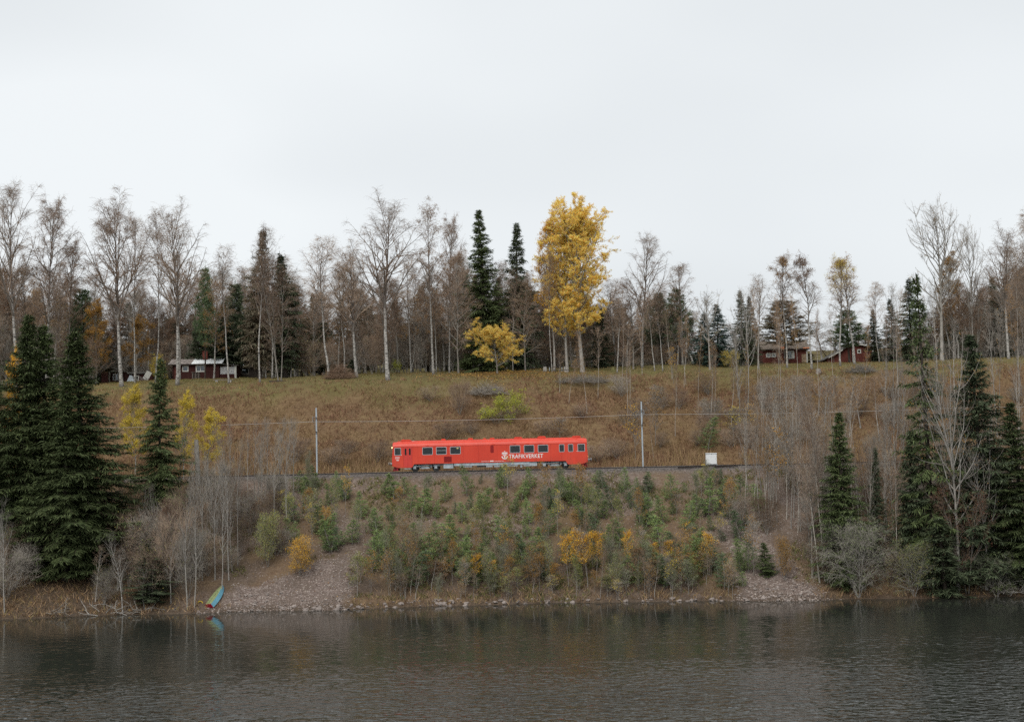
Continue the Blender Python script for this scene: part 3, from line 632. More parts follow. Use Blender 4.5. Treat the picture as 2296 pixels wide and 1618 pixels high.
# slender stems of the slopes
PR['sap1'] = decid('birch_sapling', 31, 8, 0.95, 0.05, 0.38, 16, 4, 4, 0.10, 0.0, 40, 20, tww=0.007, twdroop=0.0, twl=0.5, bend=0.03, mats=('sapbark', 't_birch', 'ochre'), leaf=160, leafs=0.05, sides=5)
PR['sap2'] = decid('birch_sapling', 32, 10, 1.3, 0.06, 0.44, 16, 4, 5, 0.10, 0.0, 40, 20, tww=0.007, twdroop=-0.05, twl=0.6, bend=0.035, mats=('sapbark', 't_birch', 'ochre'), leaf=60, leafs=0.05, sides=5)
PR['sap3'] = decid('birch_sapling', 33, 9, 1.1, 0.055, 0.32, 17, 5, 4, 0.09, 0.0, 42, 22, tww=0.007, twdroop=-0.05, twl=0.6, bend=0.05, mats=('sapbark', 't_birch', 'ochre'), leaf=420, leafs=0.055, sides=5)
PR['pole1'] = decid('aspen_sapling', 34, 12, 1.1, 0.075, 0.40, 16, 4, 4, 0.13, 0.05, 38, 20, tww=0.007, twdroop=0.1, twl=0.5, bend=0.02, mats=('pale', 't_pale', 'ochre'), sides=6)
PR['pole2'] = decid('aspen_sapling', 35, 12, 1.5, 0.085, 0.36, 18, 5, 4, 0.14, 0.05, 44, 22, tww=0.007, twdroop=0.1, twl=0.6, bend=0.035, mats=('pale', 't_pale', 'ochre'), sides=6)
PR['lolive'] = decid('leafy_sapling', 36, 5, 0.8, 0.032, 0.18, 16, 4, 4, 0.08, 0.0, 42, 22, tww=0.006, twdroop=0.0, twl=0.4, mats=('grey', 't_grey', 'olive'), leaf=1500, leafs=0.05, sides=5)
PR['lolive2'] = decid('leafy_sapling', 37, 5, 0.9, 0.03, 0.14, 13, 4, 4, 0.08, 0.0, 45, 24, tww=0.006, twdroop=0.0, twl=0.4, mats=('grey', 't_grey', 'olive'), leaf=1100, leafs=0.05, sides=5, stems=2, spread=0.15)
PR['lgold'] = decid('golden_sapling', 38, 5.5, 0.75, 0.035, 0.40, 18, 6, 6, 0.09, 0.0, 40, 20, tww=0.006, twdroop=0.0, twl=0.4, mats=('pale', 't_grey', 'gold'), leaf=2300, leafs=0.052, sides=5, clump=0.33)
PR['lgold2'] = decid('golden_sapling', 39, 4.5, 0.7, 0.03, 0.30, 16, 5, 6, 0.09, 0.0, 42, 22, tww=0.006, twdroop=0.0, twl=0.4, mats=('grey', 't_grey', 'gold'), leaf=620, leafs=0.05, sides=5, clump=0.40)
PR['bushgold'] = decid('golden_bush', 40, 4.2, 1.7, 0.04, 0.08, 14, 6, 6, 0.04, 0.0, 55, 30, tww=0.007, twdroop=0.0, twl=0.5, mats=('grey', 't_grey', 'gold'), leaf=6500, leafs=0.05, stems=4, spread=0.4, sides=5)
PR['bush'] = decid('bare_bush', 41, 4.5, 2.3, 0.045, 0.08, 10, 5, 6, 0.05, 0.0, 50, 28, tww=0.008, twdroop=0.0, twl=0.8, mats=('grey', 't_grey', 'olive'), leaf=300, leafs=0.05, stems=6, spread=0.45, sides=5)
PR['bush2'] = decid('bare_bush', 42, 5.5, 2.6, 0.06, 0.2, 9, 5, 5, 0.04, -0.02, 55, 30, tww=0.008, twdroop=-0.05, twl=0.9, mats=('pale', 't_pale', 'olive'), stems=5, spread=0.5, sides=5, bend=0.07)
PR['willow'] = decid('willow_bush', 43, 8, 4.2, 0.07, 0.06, 16, 7, 6, 0.0, -0.08, 60, 35, tww=0.008, twdroop=-0.15, twl=0.8, mats=('pale', 't_pale', 'willow'), leaf=6500, leafs=0.06, stems=6, spread=0.5, sides=5)
PR['limebush'] = decid('lime_bush', 44, 3.0, 2.4, 0.03, 0.05, 12, 6, 5, 0.03, 0.0, 60, 32, tww=0.007, twdroop=0.0, twl=0.4, mats=('grey', 't_grey', 'lime'), leaf=9000, leafs=0.062, stems=5, spread=0.7, sides=5, clump=0.36)
PR['rowan'] = decid('rowan_tree', 45, 9, 3.2, 0.08, 0.15, 16, 8, 8, 0.04, 0.0, 60, 30, tww=0.009, twdroop=0.0, twl=0.6, mats=('grey', 't_red', 'red'), leaf=1500, leafs=0.06, stems=3, spread=0.3)
# conifers
PR['spruce1'] = conifer('spruce_tree', 51, 27, 4.6, 0.26, 0.03, 0.38, 8, 0.10, 14, sw=0.088)
PR['spruce2'] = conifer('spruce_tree', 52, 24, 3.4, 0.22, 0.04, 0.38, 7, 0.12, 12, sw=0.085)
PR['spruce3'] = conifer('spruce_tree', 53, 20, 2.8, 0.18, 0.03, 0.38, 6, 0.14, 10, sw=0.09)
PR['spruce_slim'] = conifer('spruce_tree', 58, 22, 2.9, 0.17, 0.17, 0.38, 6, 0.12, 10, sw=0.09, dead=1.0)
PR['spruce_gap'] = conifer('spruce_tree', 54, 24, 2.9, 0.22, 0.05, 0.50, 5, 0.34, 9)
PR['spruce_y'] = conifer('spruce_tree', 55, 9, 1.7, 0.10, 0.03, 0.30, 5, 0.10, 8, sw=0.07, droop=0.6)
PR['spruce_br'] = conifer('spruce_tree', 56, 20, 2.7, 0.2, 0.12, 0.42, 6, 0.18, 9, mats=('dark', 'spruce_br'), droop=1.15, dead=1.0)
for i in range(4):
    PR['pinesap%d' % i] = pine_sapling('pine_sapling', 61 + i, 4.0, 0.85 + 0.1 * i, whorl=0.40 + 0.03 * i, per=5, nd=58)
PR['pine1'] = pine_sapling('pine_tree', 71, 15, 2.9, ('dark', 'pine'), 0.62, 6, 200, 0.30, 0.34, 24)
PR['pine2'] = pine_sapling('pine_tree', 72, 13, 2.4, ('dark', 'pine'), 0.55, 6, 180, 0.12, 0.32, 26)
# ------------------------------------------------------------------ ground and lake
def axis(a): return np.concatenate([np.arange(p, q, s) for p, q, s in a])
xs = axis([(-420, -90, 15), (-90, 90, 0.7), (90, 421, 15)])
ys = axis([(138, 146, 1.0), (146, 184, 0.45), (184, 250, 0.6), (250, 300, 4), (300, 700, 40)])
GX, GY = np.meshgrid(xs, ys); gx, gy = GX.ravel(), GY.ravel(); gh = ground(gx, gy)
idx = np.arange(len(gx)).reshape(GX.shape)
gf = np.stack([idx[:-1, :-1], idx[:-1, 1:], idx[1:, 1:], idx[1:, :-1]], -1).reshape(-1, 4)
nn = fbm(gx, gy, 6, 4)
zone = np.zeros((len(gx), 4), np.float32)
bank = sstep(-41, -33, gx + 6 * (nn - 0.45)) * sstep(45, 35, gx + 6 * (nn - 0.45))      # the bare embankment between the two woods
uu = (gy - shore(gx)) / (172.6 - shore(gx))
def fan(px0, py0, px1, py1, w0, w1, x, y):
    """a fan of bare scree running from a pixel on the bank down to another on the shore"""
    A = np.array(hit(px0, py0)[:2]); B = np.array(hit(px1, py1)[:2]); d = B - A; L = np.hypot(*d); d = d / L
    t = ((x - A[0]) * d[0] + (y - A[1]) * d[1]) / L; q = np.abs((x - A[0]) * -d[1] + (y - A[1]) * d[0]); ww = w0 + (w1 - w0) * np.clip(t, 0, 1)
    return sstep(1.25, 0.8, q / ww + 0.9 * (fbm(x, y, 2.0, 3) - 0.45)) * sstep(-0.15, 0.05, t)
def fans(x, y): return np.maximum(fan(800, 1245, 665, 1352, 0.6, 6.4, x, y) * sstep(-13.0, -18.0, x + 5 * (fbm(x, y, 3, 3) - 0.45)), fan(1635, 1140, 1750, 1342, 1.3, 4.8, x, y))
fanm = fans(gx, gy)
zone[:, 0] = np.maximum(fanm, bank * np.maximum(0.8 * sstep(0.45, 0.75, uu) * (0.5 + 0.5 * sstep(0.34, 0.48, nn)), 0.25 + 0.5 * sstep(0.42, 0.54, nn))) * (gy < 172.8)
zone[:, 1] = sstep(-6, 2, gy - edge_y(gx) + 16 * (nn - 0.45))
zone[:, 2] = sstep(171.6, 173.0, gy) * sstep(180.5, 179.0, gy)
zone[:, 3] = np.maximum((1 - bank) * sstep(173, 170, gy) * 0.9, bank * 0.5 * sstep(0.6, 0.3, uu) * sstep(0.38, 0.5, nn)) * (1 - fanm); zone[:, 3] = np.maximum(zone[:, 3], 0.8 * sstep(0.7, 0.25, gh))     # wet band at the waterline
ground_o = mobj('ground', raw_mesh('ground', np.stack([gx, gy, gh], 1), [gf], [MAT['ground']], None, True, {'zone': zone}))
tag(ground_o, 'wooded slope with scree bank, brown grass and meadow above the lake', None, None, 'structure')

water = mobj('lake_water', raw_mesh('lake_water', [(-700, -300, 0), (700, -300, 0), (700, 156, 0), (-700, 156, 0)], [np.array([[0, 1, 2, 3]])], [MAT['water']]))
tag(water, 'dark rippled lake water reflecting the bank', None, None, 'structure')

# ------------------------------------------------------------------ stones of the shore
rs = np.random.default_rng(81)
def rock_mesh(seed):
    bm = bmesh.new(); bmesh.ops.create_icosphere(bm, subdivisions=1, radius=0.5); r = np.random.default_rng(seed)
    for v in bm.verts: v.co *= float(r.uniform(0.72, 1.15)); v.co.z *= 0.62
    me = bpy.data.meshes.new('stone'); bm.to_mesh(me); bm.free(); me.materials.append(MAT['stone']); return me
rocks = [rock_mesh(i) for i in range(6)]
def shore_px(px0, px1, n, lo, hi):
    out = []
    while len(out) < n:
        px = rs.uniform(px0, px1); t = rs.uniform(lo, hi) ** 1.0
        x, y, z = at_depth(px, 149.0); y = float(shore(np.array([x]))[0]) + t; out.append((x, y, gz(x, y)))
    return out
spots = shore_px(510, 780, 80, -0.1, 3.0) + shore_px(780, 1100, 50, -0.1, 1.1) + shore_px(1100, 1640, 45, -0.1, 0.7) + shore_px(1640, 1830, 85, -0.1, 3.4)
for x, y, z in spots:
    o = mobj('stone', rocks[rs.integers(0, 6)], ground_o, (x, y, z + 0.02)); s = rs.uniform(0.22, 0.62) * (1.15 if y - shore(np.array([x]))[0] < 0.8 else 0.8)
    o.scale = (s * rs.uniform(0.8, 1.4), s, s * rs.uniform(0.7, 1.2)); o.rotation_euler = (rs.normal() * 0.2, rs.normal() * 0.2, rs.uniform(0, 6.28))
# finer scree of the bank, one mass
def scatter(n, x0, x1, y0, y1, dens):
    x = R0.uniform(x0, x1, n); y = R0.uniform(y0, y1, n); k = R0.random(n) < dens(x, y); x = x[k]; y = y[k]
    return np.stack([x, y, ground(x, y)], 1)
def bankmask(x, y): return sstep(-40, -33, x) * sstep(44, 36, x)
def pebbles(c, size, rng):
    n = len(c); s = (size * rng.uniform(0.6, 1.5, n))[:, None, None]
    base = np.array([(1, 0, 0), (-0.5, 0.87, 0), (-0.5, -0.87, 0), (0.1, 0.1, 0.75)]); a = rng.uniform(0, 6.28, n)
    ca, sa = np.cos(a), np.sin(a); b = base[None] * rng.uniform(0.7, 1.3, (n, 4, 1))
    V = np.stack([b[..., 0] * ca[:, None] - b[..., 1] * sa[:, None], b[..., 0] * sa[:, None] + b[..., 1] * ca[:, None], b[..., 2]], -1) * s + c[:, None]
    i = np.arange(n)[:, None] * 4; F = np.concatenate([i + np.array([[0, 1, 3]]), i + np.array([[1, 2, 3]]), i + np.array([[2, 0, 3]])])
    return V.reshape(-1, 3), F
c1 = scatter(60000, -46, 50, 149, 172.5, lambda x, y: bankmask(x, y) * (0.16 + 0.5 * sstep(0.38, 0.52, fbm(x, y, 6, 4))) * sstep(0.15, 0.6, (y - shore(x)) / (172.6 - shore(x))))
c2 = scatter(60000, -45, 48, 145, 165, lambda x, y: fans(x, y) * 0.8 * (y > shore(x) - 0.3))
g = Geo(); V, F = pebbles(c1, 0.075, R0); g.add(V, F); V, F = pebbles(c2, 0.085, R0); g.add(V, F)
tag(mobj('scree', g.mesh('scree', [MAT['stone']])), 'loose pinkish scree covering the railway bank', None, None, 'stuff')
c3 = scatter(50000, -82, 82, 172.3, 179.2, lambda x, y: 0.5 + 0 * x)
g = Geo(); V, F = pebbles(c3, 0.05, R0); g.add(V, F)
MAT['ballast'] = leafmat('ballast_stone', even([(0.075, 0.062, 0.055), (0.12, 0.105, 0.095), (0.17, 0.15, 0.14)]), 0, 0)
tag(mobj('track_ballast', g.mesh('track_ballast', [MAT['ballast']])), 'grey crushed stone ballast under the rails', None, None, 'stuff')

# ------------------------------------------------------------------ ground cover (nobody could count it)
def cover(name, label, c, h, lean, wd, mat, per=1, spread=0.15):
    p = np.repeat(c, per, 0); n = len(p); p = p + np.concatenate([R0.normal(size=(n, 2)) * spread, np.zeros((n, 1))], 1)
    p[:, 2] = ground(p[:, 0], p[:, 1]) - 0.03
    hh = h * R0.uniform(0.5, 1.35, n); d = np.concatenate([R0.normal(size=(n, 2)) * lean, np.ones((n, 1))], 1)
    V, F = blades(p, p + d * hh[:, None], wd * R0.uniform(0.6, 1.4, n), R0)
    tag(mobj(name, raw_mesh(name, V, [F], [MAT[mat]])), label, None, None, 'stuff')
up_t = lambda x, y: (y - 181) / (edge_y(x) - 181)
c = scatter(52000, -82, 82, 180.6, 208, lambda x, y: (0.3 + 0.7 * sstep(0.36, 0.5, fbm(x + 9, y, 4, 3))) * (0.25 + 0.75 * sstep(2, -9, y - edge_y(x))))
cover('dry_grass', 'brown dry grass covering the slope above the railway', c, 0.5, 0.45, 0.035, 'drygrass', 4, 0.14)
c = scatter(30000, -92, 92, 197, 250, lambda x, y: (0.25 + 0.75 * sstep(0.40, 0.5, fbm(x, y + 70, 5, 3))) * sstep(-6, 2, y - edge_y(x) + 14 * (fbm(x, y, 6, 4) - 0.45)))
cover('meadow_grass', 'short green and straw meadow grass below the wood', c, 0.22, 0.5, 0.04, 'meadow', 4, 0.2)
c = scatter(9000, -82, 82, 180.2, 189, lambda x, y: sstep(189, 182, y) * sstep(0.33, 0.5, fbm(x, y + 30, 3, 3)))
cover('dead_weeds', 'tall dead brown weeds standing behind the railway track', c, 1.25, 0.16, 0.03, 'weeds', 7, 0.22)
c = scatter(9000, -46, 50, 151, 172.3, lambda x, y: bankmask(x, y) * sstep(0.40, 0.52, fbm(x + 30, y, 3, 3)) * (1 - fans(x, y)))
cover('heather', 'low green and brown heather tufts on the scree bank', c, 0.34, 0.6, 0.05, 'heather', 8, 0.18)
def side(x): return np.clip(1 - bankmask(x, 0), 0, 1)
c = scatter(26000, -76, 76, 144, 173, lambda x, y: np.maximum(side(x) * 0.9, 0.8 * sstep(3.5, 0.5, y - shore(x)) * (1 - fans(x, y))) * (y > shore(x) + 0.15))
cover('undergrowth', 'brown bracken and dead grass under the lakeside trees', c, 0.6, 0.6, 0.028, 'weeds', 5, 0.2)
x = R0.uniform(-80, 80, 70000); y = R0.uniform(146, 240, 70000)
f = np.maximum(side(x) * 0.9, 0.16) * np.where(y > 181, 0.35, 1.0) * (y > shore(x) + 0.3) * ((y < 171.5) | (y > 180))
mp_ = at_depth(1115, 214); f = np.maximum(f, 0.95 * np.exp(-((x - mp_[0]) / 6.5) ** 2 - ((y - mp_[1]) / 6) ** 2))
k = R0.random(70000) < f; c = np.stack([x[k], y[k], ground(x[k], y[k]) + 0.04], 1)
q = R0.normal(size=(7000, 2)) * np.array([5.5, 4.0]) + np.array([mp_[0] + 1.5, mp_[1] - 1]); c = np.concatenate([c, np.stack([q[:, 0], q[:, 1], ground(q[:, 0], q[:, 1]) + 0.12], 1)])
V, F = leaves(c, 0.08, R0, 0.9)
tag(mobj('fallen_leaves', raw_mesh('fallen_leaves', V, [F], [MAT['litter']])), 'fallen autumn leaves scattered over the slopes', None, None, 'stuff')

# ------------------------------------------------------------------ railway track
track = empty('railway_track', (0, TRACK_Y, 13.56)); tag(track, 'single railway track on grey ballast along the bank', None, None, 'structure')
rg = Geo()
prof = [(-0.07, 0), (0.07, 0), (0.07, 0.02), (0.012, 0.04), (0.012, 0.13), (0.036, 0.14), (0.036, 0.168), (-0.036, 0.168), (-0.036, 0.14), (-0.012, 0.13), (-0.012, 0.04), (-0.07, 0.02)]
rg.prism(prof, 0, -150, 150, 0); rg.box(-150, 150, -0.034, 0.034, 0.1685, 0.18, 1); rail_me = rg.mesh('rail', [MAT['rail'], MAT['railtop']])
for s in (-1, 1): mobj('rail', rail_me, track, (0, s * 0.7175, 0.0))
sg = Geo(); sg.prism([(-1.25, -0.14), (1.25, -0.14), (1.25, -0.03), (1.2, 0.0), (-1.2, 0.0), (-1.25, -0.03)], 0, -0.12, 0.12); sl_me = sg.mesh('sleeper', [MAT['sleeper']])
for i in range(214): mobj('sleeper', sl_me, track, (-70 + i * 0.65, 0, -0.002))

def tube_path(pts, r, mat, name, parent=None, sides=6):
    g = Geo(); g.tubes(np.array([pts], float), np.full((1, len(pts)), r), sides); return mobj(name, g.mesh(name, [MAT[mat]]), parent)
# catenary masts: slim steel posts with brackets reaching over the track
def mast(px, toppy, label):
    x, y, z = at_depth(px, 179.4); H = height_to((x, y, z), toppy)
    e = empty('catenary_mast', (x, y, z))
    g = Geo(); g.prism([(-0.085, -0.085), (0.085, -0.085), (0.085, 0.085), (-0.085, 0.085)], 2, -0.3, H); mobj('post', g.mesh('post', [MAT['galv']]), e)
    g = Geo(); g.box(-0.25, 0.25, -0.25, 0.25, -0.35, 0.12); mobj('footing', g.mesh('footing', [MAT['concrete']]), e)
    top = RAIL_Z - z
    for zz, k in ((top + 7.0, 0), (top + 5.2, 1)):
        g = Geo(); g.lathe((0, -0.12, zz), 1, [(0.03, 0), (0.07, -0.05), (0.04, -0.08), (0.08, -0.13), (0.04, -0.17), (0.08, -0.22), (0.04, -0.27), (0.03, -0.42)], 10); mobj('insulator', g.mesh('insulator', [MAT['insul']]), e)
        g = Geo(); g.box(-0.11, 0.11, -0.11, 0.11, zz - 0.22, zz - 0.17); mobj('clamp', g.mesh('clamp', [MAT['insul']]), e)
        g = Geo(); g.cyl((0, -0.5, zz), (0, -3.25, top + 7.0), 0.022, sides=8); mobj('bracket_arm', g.mesh('bracket_arm', [MAT['galv']]), e)
    g = Geo(); g.cyl((0, -3.3, top + 6.45), (0, -3.3, top + 7.03), 0.016, sides=8); mobj('dropper', g.mesh('dropper', [MAT['galv']]), e)
    tag(e, label, 'mast', 'catenary masts beside the track'); return x
mx1 = mast(711, 914, 'slim galvanised catenary mast beside the track ahead of the railcar cab with the lit headlamp')
mx2 = mast(1442, 900, 'slim galvanised catenary mast between the railcar and the white trackside cabinet')
pts = []; span = mx2 - mx1
for xx in np.linspace(-90, 95, 120):
    u = ((xx - mx1) / span) % 1.0; pts.append((xx, TRACK_Y + 0.1, RAIL_Z + 6.42 - 0.9 * u * (1 - u)))
tag(tube_path(pts, 0.022, 'wire', 'overhead_wire'), 'overhead contact wire hung above the railway track', 'wire')

# trackside cabinet, cable hoop and spare rails
x, y, z = at_depth(1595, 178.9); e = empty('trackside_cabinet', (x, y, z)); zc = RAIL_Z - z - 0.08
g = Geo(); g.box(-0.62, 0.62, -0.3, 0.3, -0.25, zc + 0.16); mobj('plinth', g.mesh('plinth', [MAT['seal']]), e)
for s in (-1, 1): g = Geo(); g.box(s * 0.66 - 0.05, s * 0.66 + 0.05, -0.34, -0.28, -0.25, zc + 0.2); mobj('foot', g.mesh('foot', [MAT['galv']]), e)
g = Geo(); g.box(-0.66, 0.66, -0.34, 0.34, zc + 0.16, zc + 1.48); cb_ = mobj('housing', g.mesh('housing', [MAT['cabinet']]), e)
g = Geo(); g.prism([(-0.42, zc + 1.481), (0.42, zc + 1.481), (0.42, zc + 1.51), (0, zc + 1.55), (-0.42, zc + 1.51)], 0, -0.7, 0.7); mobj('lid', g.mesh('lid', [MAT['cabinet']]), e)
g = Geo(); g.box(-0.62, 0.62, -0.352, -0.341, zc + 0.22, zc + 1.43); dr = mobj('door', g.mesh('door', [MAT['cabinet']]), e)
g = Geo(); g.box(0.5, 0.53, -0.375, -0.353, zc + 0.72, zc + 0.9); mobj('handle', g.mesh('handle', [MAT['galv']]), dr)
tag(e, 'white steel equipment cabinet on a black plinth behind the rails', 'cabinet')
x, y, z = at_depth(1577, 177.9); a = np.linspace(0, np.pi, 13); zz = RAIL_Z + 0.06 - z
tag(tube_path(np.stack([0.33 * np.cos(a), 0 * a, -0.05 + (zz + 0.05) * np.sin(a)], 1) + np.array([x, y, z]), 0.055, 'yellowp', 'cable_hoop', sides=8), 'yellow plastic cable hoop on the ballast beside the white cabinet', 'hoop')
for k, (pa, pb) in enumerate([((1520, 1051.5), (1588, 1047.5)), ((1600, 1050), (1655, 1046))]):
    A = hit(*pa); B = hit(*pb); L = math.dist(A[:2], B[:2]); g = Geo(); g.prism(prof, 0, -L / 2, L / 2)
    o = mobj('spare_rail', g.mesh('spare_rail', [MAT['rail']]), None, ((A[0] + B[0]) / 2, (A[1] + B[1]) / 2, max(A[2], B[2]) + 0.02)); o.rotation_euler = (0, -math.atan2(B[2] - A[2], L), math.atan2(B[1] - A[1], B[0] - A[0]))
    tag(o, ['longer rusty spare rail lying on the ballast below the white cabinet', 'shorter rusty spare rail lying beyond the end of the longer one'][k], 'rail')

# ------------------------------------------------------------------ the railcar (local: x along, -y towards the viewer, z from the rail head)
TX = at_depth(1099.5, TRACK_Y)[0]; LEN = 24.0; HWD = 1.5
car = empty('railcar', (TX - LEN / 2, TRACK_Y, RAIL_Z)); tag(car, 'red single railcar with white lettering running on the track', 'train')
def part(name, g, mats, parent=car): return mobj(name, g.mesh(name, [MAT[m] for m in mats]), parent)
def flip(x): return LEN - x
WIN = [(3.76, 5.0), (5.45, 6.7), (7.15, 8.42), (flip(9.53), flip(8.28)), (flip(7.8), flip(6.57)), (flip(6.09), flip(4.85)), (flip(3.49), flip(2.87)), (flip(2.39), flip(1.79)), (0.34, 1.12), (flip(1.22), flip(0.36))]
WIN.sort(); WZ0, WZ1 = 2.04, 2.94; ZB, ZT = 0.93, 3.08; T = 0.07
def wall(g, yo, yi):
    cur = 0.12
    for a, b in WIN:
        g.box(cur, a, yo, yi, ZB, ZT); g.box(a, b, yo, yi, ZB, WZ0); g.box(a, b, yo, yi, WZ1, ZT); cur = b
    g.box(cur, LEN - 0.12, yo, yi, ZB, ZT)
body = Geo(); wall(body, -HWD, -HWD + T); wall(body, HWD - T, HWD)
for f in (0, 1):                                  # end skirts under the cabs
    c = [(0.12, 0.93), (0.2, 0.68), (0.78, 0.5), (2.45, 0.5), (2.72, 0.93)]
    if f: c = [(flip(a), b) for a, b in c][::-1]
    for yo in (-HWD, HWD - T): body.prism(c, 1, yo, yo + T)
body.box(0.12, LEN - 0.12, -HWD + T, HWD - T, ZB, ZB + 0.06)      # floor
body_o = part('body', body, ['trainred'])
# raked ends with windscreen and corner posts
for f in (0, 1):
    X = (lambda v: flip(v)) if f else (lambda v: v)
    g = Geo()
    def endbox(y0, y1, z0, z1):
        xo = lambda z: 0.0 + (0.10 * abs(z - 1.6) ** 1.3 * (1 if z > 1.6 else 0.35))
        g.hexa([(X(xo(z0)), y0, z0), (X(0.2), y0, z0), (X(0.2), y1, z0), (X(xo(z0)), y1, z0), (X(xo(z1)), y0, z1), (X(0.2), y0, z1), (X(0.2), y1, z1), (X(xo(z1)), y1, z1)])
    for z0, z1 in ((0.7, 1.2), (1.2, 1.6), (1.6, 2.0)): endbox(-1.42, 1.42, z0, z1)
    endbox(-1.42, -1.25, 2.0, 2.85); endbox(1.25, 1.42, 2.0, 2.85); endbox(-0.08, 0.08, 2.0, 2.85); endbox(-1.42, 1.42, 2.85, 3.1)
    for s in (-1, 1): g.hexa([(X(0.2), s * 1.42, 0.8), (X(0.12), s * 1.499, 0.93), (X(0.2), s * 1.42, 0.93), (X(0.03), s * 1.40, 0.9), (X(0.2), s * 1.42, 3.08), (X(0.12), s * 1.499, 3.08), (X(0.2), s * 1.42, 3.09), (X(0.16), s * 1.40, 3.09)])
    eo = part('cab_end', g, ['trainred'])
    for s in (-1, 1):
        g = Geo(); g.hexa([(X(0.05), s * 0.08, 2.0), (X(0.06), s * 0.08, 2.0), (X(0.06), s * 1.25, 2.0), (X(0.05), s * 1.25, 2.0), (X(0.13), s * 0.08, 2.85), (X(0.14), s * 0.08, 2.85), (X(0.14), s * 1.25, 2.85), (X(0.13), s * 1.25, 2.85)]); part('windscreen', g, ['glass'], eo)
# roof: curved sheet with ribs and a gutter
rp = [(-1.5, 3.08)] + [(-1.5 * math.cos(a) * 0.985, 3.16 + 0.62 * math.sin(a) ** 0.8) for a in np.linspace(0.0, math.pi, 15)] + [(1.5, 3.08)]
g = Geo(); n = len(rp); secs = [(0.10, 0.92, -0.10), (0.9, 0.985, -0.02), (1.6, 1, 0), (LEN - 1.6, 1, 0), (LEN - 0.9, 0.985, -0.02), (LEN - 0.10, 0.92, -0.10)]
V = [(x, y * k, 3.08 + (z - 3.08) * (1 + dz * 2)) for x, k, dz in secs for y, z in rp]
g.add(V, [(i * n + j, i * n + j + 1, (i + 1) * n + j + 1, (i + 1) * n + j) for i in range(5) for j in range(n - 1)], 0, True)
g.add(V, np.array([list(range(n))])); g.add(V, np.array([list(range(5 * n, 6 * n))[::-1]]))
roof_o = part('roof', g, ['trainred'])
for s in (-1, 1):
    g = Geo(); g.box(0.15, LEN - 0.15, s * 1.5 - 0.025, s * 1.5 + 0.025, 3.065, 3.10); part('gutter', g, ['trainred'], roof_o)
    for q in (4, 6, 8):
        y, z = rp[q if s < 0 else n - 1 - q]; g = Geo(); g.cyl((1.2, y, z + 0.005), (LEN - 1.2, y, z + 0.005), 0.016, sides=6); part('roof_rib', g, ['trainred'], roof_o)
for x0, x1, h, yy in ((1.0, 2.3, 0.17, 0.55), (6.0, 6.55, 0.17, 0.25), (9.3, 9.95, 0.19, 0.3), (11.2, 11.5, 0.14, 0.15), (flip(12.0), flip(11.4), 0.16, 0.25), (flip(9.0), flip(7.95), 0.20, 0.4), (flip(6.1), flip(5.07), 0.24, 0.45), (flip(1.85), flip(0.75), 0.18, 0.55)):
    g = Geo(); m_ = (x1 - x0) * 0.16
    g.box(x0 + m_, x1 - m_, -yy * 0.8, yy * 0.8, 3.68, 3.78); P = [(x0, 3.78), (x1, 3.78), (x1, 3.78 + h * 0.45), (x1 - m_, 3.78 + h), (x0 + m_, 3.78 + h), (x0, 3.78 + h * 0.45)]
    g.prism(P, 1, -yy, yy); part('roof_vent', g, ['trainred'], roof_o)
for xx in (1.35, 0.75, flip(1.2), flip(0.35)):
    g = Geo(); g.cyl((xx, 0.1, 3.6), (xx, 0.1, 4.06 if xx in (1.35, flip(1.2)) else 3.9), 0.025, sides=8); part('antenna', g, ['trainred'], roof_o)
g = Geo(); g.box(2.4, 2.75, -0.3, 0.3, 3.7, 3.80); part('roof_hatch', g, ['alu'], roof_o)
for a in (4.15, 7.5, flip(9.2), flip(7.6), flip(6.0), flip(11.75)):
    g = Geo(); g.hexa([(a, -1.56, 3.13), (a + 0.45, -1.56, 3.13), (a + 0.45, -1.42, 3.13), (a, -1.42, 3.13), (a, -1.5, 3.2), (a + 0.45, -1.5, 3.2), (a + 0.45, -1.40, 3.24), (a, -1.40, 3.24)]); part('rain_hood', g, ['trainred'], roof_o)
